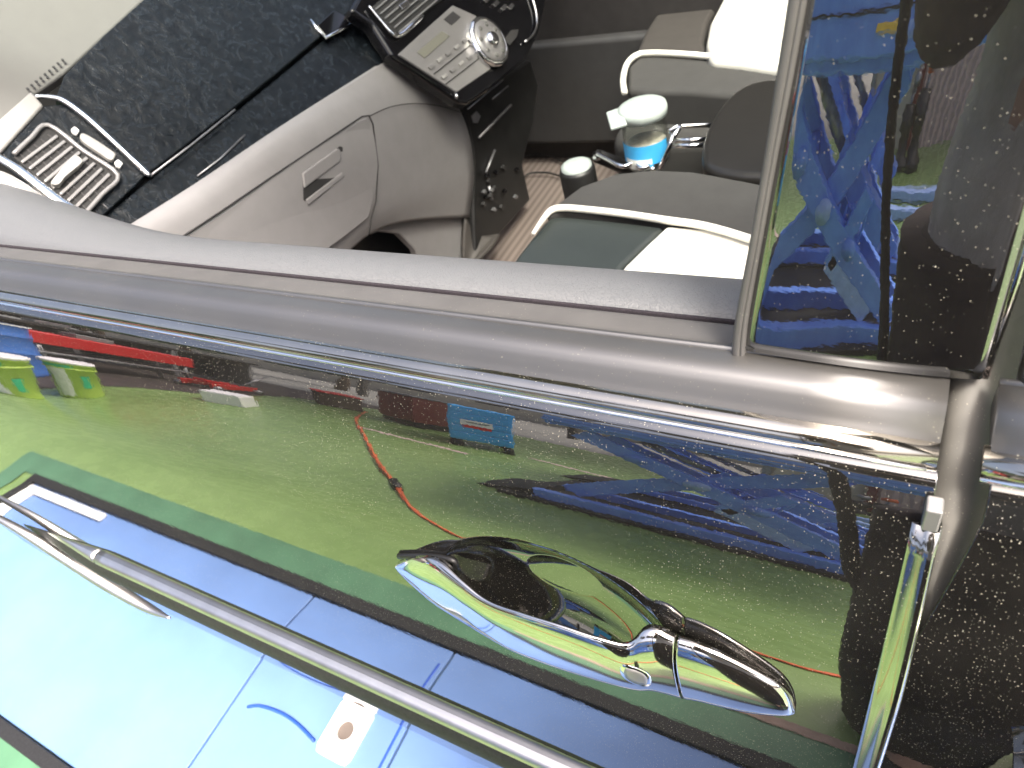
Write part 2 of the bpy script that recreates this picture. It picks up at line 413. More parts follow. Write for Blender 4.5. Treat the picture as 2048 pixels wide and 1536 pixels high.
extrude_x('window_slot_seal', ring([(.030, 1.0205), (.036, 1.0185), (.045, 1.0165), (.0545, 1.0135), (.0570, 1.006), (.043, 1.000), (.030, 1.000)], 4), XF, .02, 'seal', car)
extrude_x('flocked_strip', ring([(.0572, 1.008), (.0576, 1.0122), (.0586, 1.0128), (.0597, 1.0120), (.0597, 1.006)], 4), XF, .02, 'flock', car)
# padded inner sill, rising into the mirror corner at the front
rows = []
for x in np.linspace(-1.2, .02, 90):
    k = min(1, max(0, (-.50 - x) / .55)); k = k * k * (3 - 2 * k); e = .055 * k; wv = .03 * k
    rows.append(spline([(x, .0585, 1.000), (x, .0600, 1.009), (x, .068, 1.0130 + .2 * e), (x, .085, 1.011 + .5 * e), (x, .105 + wv * .5, 1.000 + .8 * e),
                        (x, .128 + wv, .972 + e), (x, .142 + wv, .94 + e * .8), (x, .148 + wv, .90), (x, .150, .80), (x, .150, .45)], 5))
grid('inner_sill', rows, 'sill', car, .003, off=0)

# ---- pillar cover beside the window, and its frame
PT = R(9)
def pil(x, h, out=0):           # h: height above the belt along the leaning cover
    bow = .0009 * math.sin((h + .01) * 24) * 0
    return Vector((x, .030 + h * math.sin(PT) * 1.0 - out * math.cos(PT) + bow, 1.024 + h * math.cos(PT) + out * math.sin(PT)))
def on_pil(p, out=0):
    n = np.array([0, -math.cos(PT), math.sin(PT)]); c = float(n @ np.array(pil(0, 0, out))); return on_plane(p, n, c)
lo_l, up_l = on_pil((1492, 716)), on_pil((1617, 0))
lo_r, up_r = on_pil((1962, 748)), on_pil((2090, 300))
sl_l = (up_l.x - lo_l.x) / (up_l.z - lo_l.z); sl_r = (up_r.x - lo_r.x) / (up_r.z - lo_r.z)
HP = .30
rows = []
rng = np.random.RandomState(3)
for i in range(60):
    h = HP * i / 59; row = []
    for j in range(40):
        xl = lo_l.x + sl_l * h; xr = lo_r.x + sl_r * h; x = xl + (xr - xl) * j / 39
        wob = .00022 * math.sin(h * 46 + x * 20) + .00016 * math.sin(x * 75 + h * 31)
        ed = min(j, 39 - j) / 39
        bowl = -.0022 * (1 - (2 * j / 39 - 1) ** 2)
        row.append(pil(x, h, -bowl + wob - (.002 if ed == 0 else 0)))
    rows.append(row)
grid('pillar_cover', rows, 'gloss_pillar', car, .004, off=1)
fr = [[(1466, 712), (1473, 640), (1505, 470), (1534, 300), (1580, 0)], [(1492, 722), (1497, 640), (1527, 470), (1558, 300), (1616, 0)]]
def frame_strip(name, a, b, mat, parent, lift, inn=0.02, n=24):
    """rounded channel between two sight lines, standing proud of the cover"""
    A = [on_pil(p, lift * .4) for p in a]; B = [on_pil(p, lift * .4) for p in b]
    up = (A[-1] - A[0]).normalized(); A.append(A[-1] + up * .16); B.append(B[-1] + up * .16)
    A = spline([tuple(p) for p in A], 6); B = spline([tuple(p) for p in B], 6)
    nn = Vector((0, -math.cos(PT), math.sin(PT))); rows = []
    for p, q in zip(A, B):
        p, q = Vector(p), Vector(q); r = []
        for t, o in ((0, -inn), (0, 0), (.03, .55), (.15, .92), (.4, 1.0), (.62, .97), (.68, .80), (.72, .97), (.9, .8), (1, 0), (1, -inn)):
            r.append(tuple(p.lerp(q, t) + nn * (o * lift if o >= 0 else o)))
        rows.append(r)
    return grid(name, rows, mat, parent, .0008, off=0)
fs_ = frame_strip('window_run_seal', fr[0], fr[1], 'seal', car, .0045)
tube('end_cap', [on_pil((1470, 716), .002), on_pil((1492, 724), .002)], .0035, 'rubber', fs_, 8)
# rear edge of the cover and rear window frame
tube('cover_edge', [on_pil((1966, 752), .0), on_pil((2030, 560), .0), pil(lo_r.x + sl_r * .3 + .004, .3)], .0022, 'chrome', car, 8)
grid('rear_window_seal', [[pil(.046 + dx + sl_r * h, h, o) for dx, o in ((0, -.01), (.0, .002), (.004, .004), (.009, .002), (.010, -.004))] for h in np.linspace(-.004, .3, 6)], 'seal', car, .001, off=0)
grid('rear_window', [[pil(x + sl_r * h, h, -.002) for x in (.055, .9)] for h in (-.01, .32)], 'tint_glass', car, .003, off=-1)
extrude_x('cover_base_seal', ring([(.030, 1.021), (.026, 1.0265), (.031, 1.0285), (.036, 1.026), (.036, 1.020)], 3), lo_l.x - .002, .030, 'seal_dark', car)

# ---- chrome guard on the door's rear edge
gp = [(.0235, ybody(z) - .0035, z) for z in np.linspace(.985, .16, 60)]
gd = []
for i, (x, y, z) in enumerate(gp):
    s = .0040 + .0009 * min(1, (0.985 - z) / .1)
    gd.append([(x + s * dx, y + .0035 + s * dy, z) for dx, dy in ((-1.35, -.02), (-1.28, -.25), (-.9, -.36), (-.35, -.42), (-.05, -.75), (.7, -1.0), (1.05, -.7), (1.15, -.1), (1.0, 1.2))])
g_ = grid('edge_guard', gd, 'guard_chrome', car, .0006, off=0)
box('clip', (.024, ybody(.992) - .003, .992), (.006, .008, .014), 'silver', g_, .001)

# ---- side moulding
MZ = .505
mz_dy = lambda x: (max(0, (-1.0 - x)) * .08, 0)
mo = extrude_x('side_moulding', ring([(-.056, MZ + .016), (-.068, MZ + .0155), (-.0745, MZ + .0105), (-.0800, MZ + .004), (-.0850, MZ - .006), (-.0855, MZ - .018), (-.076, MZ - .030), (-.056, MZ - .032)], 5), -1.24, XR - .002, 'edge_rubber', car, 60, dy=mz_dy)
INS = ring([(-.0600, MZ + .0172), (-.0680, MZ + .0172), (-.0738, MZ + .0150), (-.0768, MZ + .0105), (-.0770, MZ + .006), (-.070, MZ + .004), (-.060, MZ + .010)], 5)
extrude_x('chrome_insert', INS, -1.20, -1.003, 'dull_chrome', mo, 20, dy=mz_dy)
extrude_x('chrome_insert', INS, -.998, XR - .002, 'dull_chrome', mo, 60, dy=mz_dy)
extrude_x('rear_chrome_insert', INS, .046, 1.0, 'dull_chrome', mo, 30)
tube('lower_sliver', [on_y(p, -.080) for p in ((-60, 1006), (40, 1060), (130, 1116), (220, 1172), (300, 1218), (340, 1236))], [.004, .007, .010, .011, .008, .002], 'dull_chrome', mo, 12, smooth_n=4)

# ---- chrome handle: swept section, foot - grip - foot - key cap
HY = -.079
st_px = [(798, 1112, 806, 1122), (812, 1113, 818, 1150), (850, 1118, 858, 1200), (905, 1130, 905, 1238), (960, 1165, 950, 1262), (1010, 1197, 1003, 1287), (1080, 1222, 1075, 1315),
         (1150, 1243, 1145, 1338), (1220, 1266, 1215, 1358), (1275, 1283, 1266, 1372), (1300, 1270, 1298, 1380), (1325, 1268, 1330, 1388), (1362, 1278, 1360, 1395)]
cap_px = [(1367, 1278, 1366, 1396), (1400, 1287, 1400, 1402), (1450, 1305, 1450, 1413), (1505, 1328, 1505, 1422), (1555, 1352, 1555, 1424), (1582, 1369, 1582, 1420), (1595, 1384, 1595, 1411)]
def handle_station(a, outer_y):
    T = on_y((a[0], a[1]), outer_y + .010); B = on_y((a[2], a[3]), outer_y + .006); return (T.x + B.x) / 2, T.z, B.z
def handle_part(name, pxs, gap, mat, outs):
    rows = []
    for a, g, oy in zip(pxs, gap, outs):
        x, zt, zb = handle_station(a, oy); zc = (zt + zb) / 2; hh = max(.0015, (zt - zb) / 2)
        rows.append((x, zc, hh, oy, g))
    R5 = spline(rows, 6); out = []
    for x, zc, hh, oy, g in R5:
        yb = ybody(zc); inner = yb + .003 if g < .5 else oy + .009
        inner = (yb + .003) * (1 - g) + (oy + .009) * g
        r = []
        for k in range(28):
            t = 2 * math.pi * k / 28; c, s = math.cos(t), math.sin(t)
            e = .72
            zz = zc + hh * math.copysign(abs(s) ** e, s); u = math.copysign(abs(c) ** e, c)
            ym, yd = (oy + inner) / 2, (inner - oy) / 2
            yy = ym - yd * u
            if u > 0: yy += abs(s) ** 3 * yd * .35
            r.append((x, yy, zz))
        out.append(r)
    o = grid(name, out, mat, car, 0, True)
    me = o.data; bm = bmesh.new(); bm.from_mesh(me); n = len(bm.verts); bm.verts.ensure_lookup_table()
    bm.faces.new([bm.verts[i] for i in range(28)]); bm.faces.new([bm.verts[n - 28 + i] for i in range(28)][::-1])
    bmesh.ops.recalc_face_normals(bm, faces=bm.faces); bm.to_mesh(me); bm.free()
    for p in me.polygons: p.use_smooth = len(p.vertices) == 4
    return o
hd = handle_part('door_handle', st_px, [0, 0, 0, .1, .7, 1, 1, 1, 1, .8, .1, 0, 0], 'chrome',
                 [-.055, -.0575, -.062, -.0665, -.0715, -.0750, -.0768, -.0768, -.0755, -.0728, -.0698, -.0675, -.0650])
kc = handle_part('key_cap', cap_px, [0] * 7, 'chrome', [-.0646, -.0640, -.0628, -.0612, -.0595, -.0575, -.0550])
kc.parent = hd
# touch sensor on the grip
bpy.context.view_layer.update()
def on_obj(o, p, lift):
    ok, loc, n, _ = o.ray_cast(Vector(CC), Vector(ray(p)))
    return (loc + n * lift) if ok else on_y(p, -.070)
def wrapped(name, px, mat, lift, par):
    q = spline(px, 4, True); cx = sum(p[0] for p in q) / len(q); cy = sum(p[1] for p in q) / len(q); vs = []; fs = []
    for k, (f, l) in enumerate(((1.0, .0), (.96, lift), (.6, lift * 1.05), (.25, lift * 1.05))):
        vs += [on_obj(hd, (cx + (p[0] - cx) * f, cy + (p[1] - cy) * f), l) for p in q]
    n = len(q); vs.append(on_obj(hd, (cx, cy), lift * 1.05))
    for k in range(3): fs += [[k * n + i, k * n + (i + 1) % n, (k + 1) * n + (i + 1) % n, (k + 1) * n + i] for i in range(n)]
    fs += [[3 * n + i, 3 * n + (i + 1) % n, 4 * n] for i in range(n)]
    return fmesh(name, vs, fs, mat, par, True, recalc=True)
BP = ((1243, 1330), (1258, 1331), (1285, 1340), (1300, 1351), (1303, 1364), (1297, 1371), (1278, 1370), (1253, 1359), (1241, 1345))
wrapped('sensor_surround', BP, 'chrome_clean', .0006, hd)
wrapped('sensor_button', [(1271 + (x - 1271) * .76, 1351 + (y - 1351) * .76) for x, y in BP], 'silver', .0012, hd)
# dark gasket round the foot and cap against the door
for nm, pxs in (('front_gasket', [(798, 1112), (850, 1112), (905, 1120), (912, 1135)]),):
    P = [on_body(p, .002) for p in pxs]
    tube(nm, P, .0022, 'black_plastic', hd, 8, smooth_n=5)
# rear door handle, its front foot just in frame
rh = []
for i in range(24):
    t = i / 23; x = .076 + .23 * t; zc = .866; hh = .013 * min(1, (t * 14) ** .5, ((1 - t) * 14) ** .5) + .001
    g = 0 if t < .15 or t > .85 else 1; oy = -.080 + .012 * max(0, 1 - t * 8); inner = ybody(zc) + .002 if not g else oy + .013
    rh.append([(x, (oy + inner) / 2 - (inner - oy) / 2 * math.copysign(abs(math.cos(a)) ** .72, math.cos(a)), zc + hh * math.copysign(abs(math.sin(a)) ** .72, math.sin(a))) for a in np.linspace(0, 2 * math.pi, 25)[:-1]])
grid('rear_door_handle', rh, 'chrome', car, 0, True)

# ---------------------------------------------------------------- dashboard
def P1(p, lift=0): return on_plane(p, (.78, 0, .62), .78 * -.92 + .62 * .90 + lift)   # leaning upper face
def px_panel(name, px, mat, parent, lift=0, thick=.012, bevel=.002, smooth_n=0, seg=3, fn=None):
    return panel(name, [(fn or P1)(p, lift) for p in px], mat, parent, thick, bevel, seg, smooth_n=smooth_n)
dash = bpy.data.objects.new('dashboard', None); COL.objects.link(dash); dash.parent = car; dash.location = (-1.1, .7, .9)
dash.empty_display_size = .05
def under(o, par):
    o.parent = par; o.matrix_parent_inverse = Matrix.Translation(par.location).inverted(); return o
D = lambda o: under(o, dash)
# light pad beyond the veneer, running up to the windscreen
D(px_panel('dash_pad', [(-160, 330), (-160, -260), (560, -260), (300, -10), (128, 148), (72, 188), (0, 250)], 'dash_pad', None, -.012, .02, .004))
dots = []
for i in range(9):
    for j in range(2):
        t = i / 8; dots.append((60 + 70 * t - 5 * j, 184 - 58 * t - 6 * j))
vs, fs = [], []
for p in dots:
    c = P1(p, -.0105); k = len(vs)
    for a in range(8): vs.append(c + Vector((-.62, 0, .78)) * .0018 * math.cos(a * math.pi / 4) + Vector((0, .0018, 0)) * math.sin(a * math.pi / 4))
    fs.append([k + a for a in range(8)])
D(fmesh('frit_dots', vs, fs, 'dark_grey', None, False, solid=.001))['kind'] = 'stuff'
D(px_panel('veneer_top', [(134, 203), (110, 196), (128, 150), (205, 72), (300, -14), (470, -170), (860, -170), (715, 6), (700, 22), (640, 74), (560, 142), (470, 214), (380, 284), (298, 346)], 'veneer', None, 0, .02, .003))
D(px_panel('lower_band', [(150, 530), (186, 452), (230, 412), (302, 356), (470, 222), (642, 82), (705, 28), (745, 50), (800, 100), (700, 172), (520, 292), (360, 396), (230, 482)], 'veneer', None, -.010, .02, .003))
D(px_panel('gap_backing', [(120, 560), (100, 500), (180, 420), (300, 330), (640, 50), (760, -60), (900, 60), (780, 130), (500, 330)], 'seam', None, -.022, .01, .001))
D(tube('band_edge_trim', [P1(p, .001) for p in ((300, 352), (380, 292), (470, 220))], .0016, 'steel', None, 6))
D(tube('lower_band_trim', [P1(p, -.008) for p in ((395, 352), (440, 318), (490, 270))], .0014, 'steel', None, 6))
D(tube('middle_trim_clip', [P1(p, .003) for p in ((622, 40), (634, 58), (650, 76), (700, 50), (716, 44))], .003, 'chrome_clean', None, 6))
D(px_panel('middle_black_cover', [(632, 50), (668, 18), (708, 38), (655, 76)], 'piano', None, .004, .008, .003))
# vent end of the dash
D(px_panel('end_cream_trim', [(-60, 290), (62, 180), (88, 210), (40, 262), (0, 306), (-60, 360)], 'cream_trim', None, .002, .02, .004))
D(px_panel('end_black_face', [(88, 211), (133, 207), (205, 262), (292, 350), (240, 400), (190, 446), (120, 415), (40, 340), (2, 308), (40, 264)], 'veneer', None, -.002, .02, .002))
D(tube('end_chrome_bar', [P1(p, .004) for p in ((70, 192), (105, 195), (130, 203), (170, 232), (215, 272), (260, 314), (292, 344), (298, 352))], [.002, .0034, .0036, .0036, .0036, .0036, .0042, .003], 'chrome_clean', None, 10, smooth_n=4))
vent = D(px_panel('air_vent', [(95, 250), (110, 256), (238, 345), (232, 356), (168, 432), (150, 424), (28, 314), (30, 305)], 'seam', None, .000, .01, .001))
vent_in = vent
def V(o): o.parent = vent; return o
fr_ = [P1(p, .004) for p in ((28, 308), (62, 276), (97, 250), (168, 302), (236, 350), (205, 388), (168, 430))]
V(tube('vent_frame', fr_, .0030, 'silver', None, 8, smooth_n=4))
A0, A1, B0, B1 = np.array((32, 314)), np.array((165, 424)), np.array((104, 262)), np.array((232, 356))
for k in range(8):
    t = (k + .75) / 8.6; a = A0 + (A1 - A0) * t; b = B0 + (B1 - B0) * t; w2 = np.array((2.9, 2.3))
    V(px_panel('slat', [tuple(a - w2), tuple(a + w2), tuple(b + w2), tuple(b - w2)], 'silver', None, .0035, .006, .0012, seg=2))
for k in range(5):
    t = (k + .6) / 5.2; a = A0 + (B0 - A0) * t; b = A1 + (B1 - A1) * t; w2 = np.array((1.0, -1.0))
    V(px_panel('cross_vane', [tuple(a - w2), tuple(a + w2), tuple(b + w2), tuple(b - w2)], 'dark_grey', None, .0012, .003, .0004, seg=1))
V(px_panel('vane_knob', [(102, 366), (112, 350), (140, 318), (150, 310), (162, 316), (163, 326), (132, 352), (118, 368)], 'cream_trim', None, .010, .010, .003, 4))
D(px_panel('demister_lever', [(160, 272), (166, 266), (190, 278), (228, 304), (230, 312), (222, 320), (200, 306), (168, 284)], 'cream_trim', None, .004, .008, .003, 4))
for q in ((150, 260), (237, 326)):
    D(px_panel('indicator_tab', [(q[0] - 8, q[1] - 2), (q[0] - 1, q[1] - 8), (q[0] + 9, q[1]), (q[0] + 3, q[1] + 9), (q[0] - 5, q[1] + 5)], 'white_paint', None, .003, .005, .001))
D(tube('vent_chrome_sweep', [P1(p, .008) for p in ((-40, 300), (0, 318), (40, 344), (80, 376), (120, 408), (160, 432), (186, 438))], [.004, .005, .007, .008, .009, .009, .006], 'chrome_clean', None, 14, smooth_n=5))
D(tube('lower_sweep', [P1(p, .018) for p in ((-50, 350), (0, 360), (50, 388), (100, 422), (150, 448))], [.010, .011, .011, .010, .008], 'cream_trim', None, 14, smooth_n=5))
D(tube('inner_sweep', [P1(p, .03) for p in ((-40, 372), (10, 385), (60, 412), (110, 440))], [.008, .009, .009, .008], 'chrome_clean', None, 14, smooth_n=5))
# warm grey glovebox side
D(patch('glovebox_panel', [
    [(185, 500, -.900), (385, 374, -.900), (590, 236, -.900), (782, 112, -.905)],
    [(205, 508, -.885), (402, 390, -.885), (612, 252, -.885), (850, 152, -.890)],
    [(250, 530, -.878), (450, 405, -.878), (670, 272, -.876), (905, 200, -.885)],
    [(330, 560, -.878), (530, 440, -.876), (740, 315, -.874), (936, 270, -.890)],
    [(430, 600, -.884), (610, 510, -.884), (780, 405, -.882), (946, 350, -.896)],
    [(520, 640, -.895), (650, 545, -.895), (770, 450, -.900), (938, 434, -.915)]], 'dash_grey', None, 6, .006))
GL = lambda p, lift=0: on_x(p, -.8735 + lift)
lid = []
for p in ((352, 486), (440, 428), (540, 360), (640, 294), (724, 238), (736, 236), (742, 250), (752, 330), (748, 400), (738, 436), (690, 474), (600, 540), (520, 600), (440, 640), (300, 640), (290, 560)): lid.append(GL(p))
glid = D(panel('glovebox_lid', lid, 'dash_lid', None, .012, .003, 3))
sm = tube('lid_seam', [GL(p, .0010) for p in ((330, 496), (352, 482), (440, 424), (540, 356), (640, 289), (724, 233), (738, 231), (746, 248), (756, 330), (752, 402), (742, 438), (738, 470))], .0013, 'seam', None, 6); sm.parent = glid
tb = tube('upper_curve_seam', [GL(p, .001) for p in ((740, 232), (780, 214), (830, 207), (880, 212), (926, 226))], .0009, 'seam', None, 6, smooth_n=4); tb.parent = glid
lt = panel('latch', [GL(p, .003) for p in ((604, 345), (680, 292), (686, 294), (688, 330), (682, 346), (614, 404), (608, 400))], 'seam', None, .004, .0012); lt.parent = glid
lt2 = panel('latch_lever', [GL(p, .006) for p in ((607, 346), (676, 297), (681, 299), (682, 322), (610, 376))], 'dash_lid', None, .006, .0018); lt2.parent = glid
lt3 = panel('latch_lip', [GL(p, .0045) for p in ((612, 400), (684, 345), (690, 352), (618, 410))], 'dash_lid', None, .006, .0015); lt3.parent = glid
LX = lambda p, lift=0: on_x(p, -.93 + lift)
D(px_panel('lower_knee_panel', [(560, 640), (636, 528), (690, 485), (742, 444), (830, 436), (938, 434), (934, 500), (930, 600), (862, 640), (852, 560), (832, 500), (800, 468), (760, 463), (700, 484), (650, 525), (600, 640)], 'dash_grey', None, 0, .02, .004, fn=LX))
D(tube('knee_seam', [LX(p, .002) for p in ((620, 540), (690, 483), (742, 442), (830, 434), (938, 431))], .0014, 'seam', None, 6))
D(px_panel('footwell_shade_sheet', [(560, 660), (640, 510), (740, 450), (820, 455), (870, 560), (880, 660)], 'black_plastic', None, -.08, .01, .001, fn=LX))  # black sheet standing in for the shade inside the footwell
# centre stack
CX = lambda p, lift=0: on_plane(p, (.90, 0, .436), .90 * -.86 + .436 * .85 + lift)
D(px_panel('console_gloss_face', [(783, 112), (745, 52), (700, 20), (760, -90), (1100, -90), (1092, 10), (1078, 70), (1050, 122), (985, 175), (936, 208), (918, 204)], 'piano', None, 0, .03, .008, seg=5, fn=CX))
radio = D(px_panel('radio', [(797, 108), (852, 58), (906, 10), (950, 30), (1002, 80), (1000, 118), (976, 142), (914, 184), (858, 148)], 'silver', None, .004, .012, .002, fn=CX))
def Rd(o): o.parent = radio; return o
Rd(px_panel('display', [(834, 104), (884, 62), (900, 72), (850, 116)], 'display', None, .0055, .003, .0006, fn=CX))
Rd(px_panel('disc_slot', [(888, 38), (906, 22), (922, 34), (904, 50)], 'dark_grey', None, .0055, .003, .0006, fn=CX))
for i in range(6):
    for j in range(2):
        p = (862 + i * 17 + j * 26, 132 - i * 13 + j * 20)
        if p[0] > 962: continue
        Rd(px_panel('button', [(p[0] - 5, p[1] + 1), (p[0] + 3, p[1] - 6), (p[0] + 8, p[1] - 2), (p[0], p[1] + 6)], 'cream_trim' if (i + j) % 2 else 'silver', None, .008, .004, .0008, fn=CX))
for a, b in (((868, 148), (962, 74)), ((892, 168), (985, 96))):
    Rd(tube('key_row_gap', [CX(a, .0045), CX(b, .0045)], .0012, 'seam', None, 6))
kc_ = CX((972, 88), .004); nrm = Vector((.90, 0, .436)); ux = Vector((0, 1, 0)); uy = nrm.cross(ux)
def disc(name, c, prof, mat, par, seg=40, wav=0):
    vs, fs = [], []
    for r, h in prof:
        for k in range(seg):
            a = 2 * math.pi * k / seg; rr = r * (1 + wav * math.cos(a * 14)) if r > .012 else r
            vs.append(c + ux * rr * math.cos(a) + uy * rr * math.sin(a) + nrm * h)
    for i in range(len(prof) - 1):
        for k in range(seg): fs.append([i * seg + k, i * seg + (k + 1) % seg, (i + 1) * seg + (k + 1) % seg, (i + 1) * seg + k])
    return fmesh(name, vs, fs, mat, par, recalc=True)
KR = (CX((1018, 96), .004) - kc_).length * .74
Rd(disc('volume_ring', kc_, [(KR, 0), (KR, .012), (KR * .93, .016), (KR * .82, .0155), (KR * .80, .013), (KR * .3, .013)], 'chrome_clean', None, 56, .012))
Rd(disc('volume_face', kc_, [(KR * .84, .010), (KR * .82, .0165), (KR * .5, .0175), (KR * .001, .0175)], 'silver', None))
Rd(disc('volume_knob', kc_, [(KR * .30, .016), (KR * .29, .024), (KR * .22, .028), (.0001, .028)], 'chrome_clean', None))
for i in range(8):
    a = i * math.pi / 4 + .3; c = kc_ + ux * KR * .62 * math.cos(a) + uy * KR * .62 * math.sin(a)
    Rd(disc('knob_mark', c, [(KR * .09, .0165), (KR * .09, .0185), (.0001, .0185)], 'dash_pad', None, 10))
D(tube('console_chrome_edge', [CX(p, .006) for p in ((1040, -60), (1066, 0), (1074, 40), (1068, 66), (1050, 84))], .0028, 'chrome_clean', None, 8, smooth_n=4))
D(px_panel('shiny_key', [(1008, 78), (1022, 60), (1038, 58), (1034, 74), (1020, 90)], 'chrome_clean', None, .008, .006, .0015, fn=CX))
for q in ((974, -2), (992, 6), (1008, 14), (1022, 12)):
    D(px_panel('climate_key', [(q[0] - 7, q[1] + 2), (q[0] + 2, q[1] - 7), (q[0] + 8, q[1] - 1), (q[0], q[1] + 7)], 'chrome_clean', None, .006, .005, .0012, fn=CX))
cv = D(px_panel('centre_air_vent', [(742, 16), (830, -60), (910, -20), (800, 62), (790, 70)], 'seam', None, .004, .01, .001, fn=CX))
for k in range(6):
    a = np.array((752, 18)) + np.array((9.5, 9)) * k; b = a + np.array((92, -78))
    o = px_panel('slat', [tuple(a - (1.2, 1)), tuple(a + (1.2, 1)), tuple(b + (1.2, 1)), tuple(b - (1.2, 1))], 'silver', None, .007, .005, .0006, fn=CX); o.parent = cv
o = tube('centre_vent_rim', [CX(p, .007) for p in ((738, 12), (764, 44), (792, 72), (818, 56), (846, 32))], [.0022, .0024, .004, .005, .003], 'chrome_clean', None, 8, smooth_n=4); o.parent = cv
o = px_panel('vent_tab', [(798, 10), (814, 0), (822, 6), (806, 18)], 'chrome_clean', None, .012, .008, .001, fn=CX); o.parent = cv
# lower centre stack
SX = lambda p, lift=0: on_x(p, -.90 + lift)
D(px_panel('lower_stack', [(924, 204), (985, 168), (1062, 118), (1078, 170), (1066, 250), (1046, 330), (1062, 400), (1000, 470), (952, 540), (948, 420), (948, 300), (938, 250)], 'black_plastic', None, .0, .05, .008, fn=SX))
for a, b, r in (((936, 218), (1006, 160), .0016), ((958, 275), (1022, 210), .0034), ((985, 198), (1016, 172), .0018), ((972, 345), (990, 300), .003), ((978, 372), (984, 400), .004)):
    D(tube('stack_trim', [SX(a, .006), SX(b, .006)], r, 'steel', None, 8))
o_ = D(px_panel('stack_socket', [(944, 232), (954, 222), (962, 232), (956, 246), (947, 246)], 'steel', None, .004, .004, .001, fn=SX))
D(tube('stack_chrome_dot', [CX((914, 196), .006), CX((912, 188), .006)], .004, 'chrome_clean', None, 8))
for i in range(16):
    q = (965 + random.random() * 85, 330 + random.random() * 90)
    D(px_panel('glint_chip', [(q[0] - 3, q[1] + 2), (q[0] + 1, q[1] - 4), (q[0] + 5, q[1] + 1), (q[0] + 1, q[1] + 5)], random.choice(['steel', 'dark_grey', 'piano']), None, .006 + random.random() * .01, .008, .001, fn=SX))  # random chips added to imitate small glints in the dark stack
D(patch('tunnel_side', [[(928, 430, -.92), (952, 470, -.91), (1000, 470, -.88)], [(925, 500, -.92), (940, 520, -.91), (985, 490, -.87)], [(925, 600, -.92), (940, 570, -.90), (950, 520, -.88)]], 'brown_trim', None, 4, .01))
# driver's side beyond
D(px_panel('steering_side_cover', [(1070, -120), (1225, -120), (1205, 0), (1196, 60), (1222, 122), (1262, 168), (1180, 190), (1090, 205), (1070, 150), (1086, 60)], 'dark_grey', None, 0, .05, .02, 4, fn=lambda p, l=0: on_x(p, -1.02)))

# ---------------------------------------------------------------- cabin shell
cabin = bpy.data.objects.new('cabin_shell', None); COL.objects.link(cabin); cabin.parent = car
def K(o): o.parent = cabin; return o
K(box('firewall', (-1.42, .83, .65), (.05, 1.40, .75), 'dark_grey'))
K(grid('floor_mat', [[(x, y, .29 + (.10 if x < -1.2 else 0)) for x in np.linspace(-1.36, 1.6, 60)] for y in np.linspace(.17, 1.50, 30)], 'mat', None, .01))
K(box('far_door_panel', (-.3, 1.52, .80), (2.3, .05, 1.06), 'door_trim', None, .01))
K(box('far_door_pocket', (-.55, 1.46, .50), (1.1, .04, .28), 'dark_grey', None, .015))
# roof, pillars and glass, out of this photo's frame but shading the cabin; glass roof added to let light in
roof_z = lambda x, y: 1.60 - .10 * ((y - .83) / .6) ** 2 - .05 * max(0, (-x - .1)) ** 2
def roof_part(nm, x0, x1, y0, y1, mt, th): return K(grid(nm, [[(x, y, roof_z(x, y)) for y in np.linspace(y0, y1, 8)] for x in np.linspace(x0, x1, 8)], mt, None, th, off=1))
roof_part('roof', -.55, -.38, .24, 1.42, 'dash_pad', .03); roof_part('roof_side', -.38, 1.2, .24, .34, 'dash_pad', .03); roof_part('roof_side', -.38, 1.2, 1.32, 1.42, 'dash_pad', .03)
roof_part('added_glass_roof', -.38, 1.2, .34, 1.32, 'glass', .005)  # unseen glass panel, invented to bring daylight onto seats and dash
K(grid('windscreen', [[(-2.05 + 1.50 * t, y, .99 + .54 * t) for y in np.linspace(.16, 1.50, 8)] for t in np.linspace(0, 1, 8)], 'glass', None, .004))
for y0, y1 in ((.10, .26), (1.55, 1.40)):
    K(tube('windscreen_pillar', [(-2.05, y0, .97), (-1.3, (y0 * 2 + y1) / 3, 1.26), (-.55, y1, 1.53)], .03, 'dark_grey', None, 10, smooth_n=4))
K(tube('roof_rail', [(-.55, .26, 1.53), (.1, .23, 1.56), (1.6, .24, 1.54)], .028, 'paint', None, 10, smooth_n=4))
K(grid('bonnet', [[(-2.06 - .9 * t, y, .98 - .08 * t - .05 * ((y - .83) / .75) ** 2) for y in np.linspace(.02, 1.64, 14)] for t in np.linspace(0, 1, 8)], 'paint', None, .004, off=0))
K(grid('underbody', [[(x, y, .21) for y in (.0, 1.65)] for x in (-2.3, 1.6)], 'seam', None, .01))
K(tube('windscreen_header', [(-.56, .26, 1.54), (-.58, .83, 1.585), (-.56, 1.40, 1.54)], .03, 'dash_pad', None, 10, smooth_n=4))

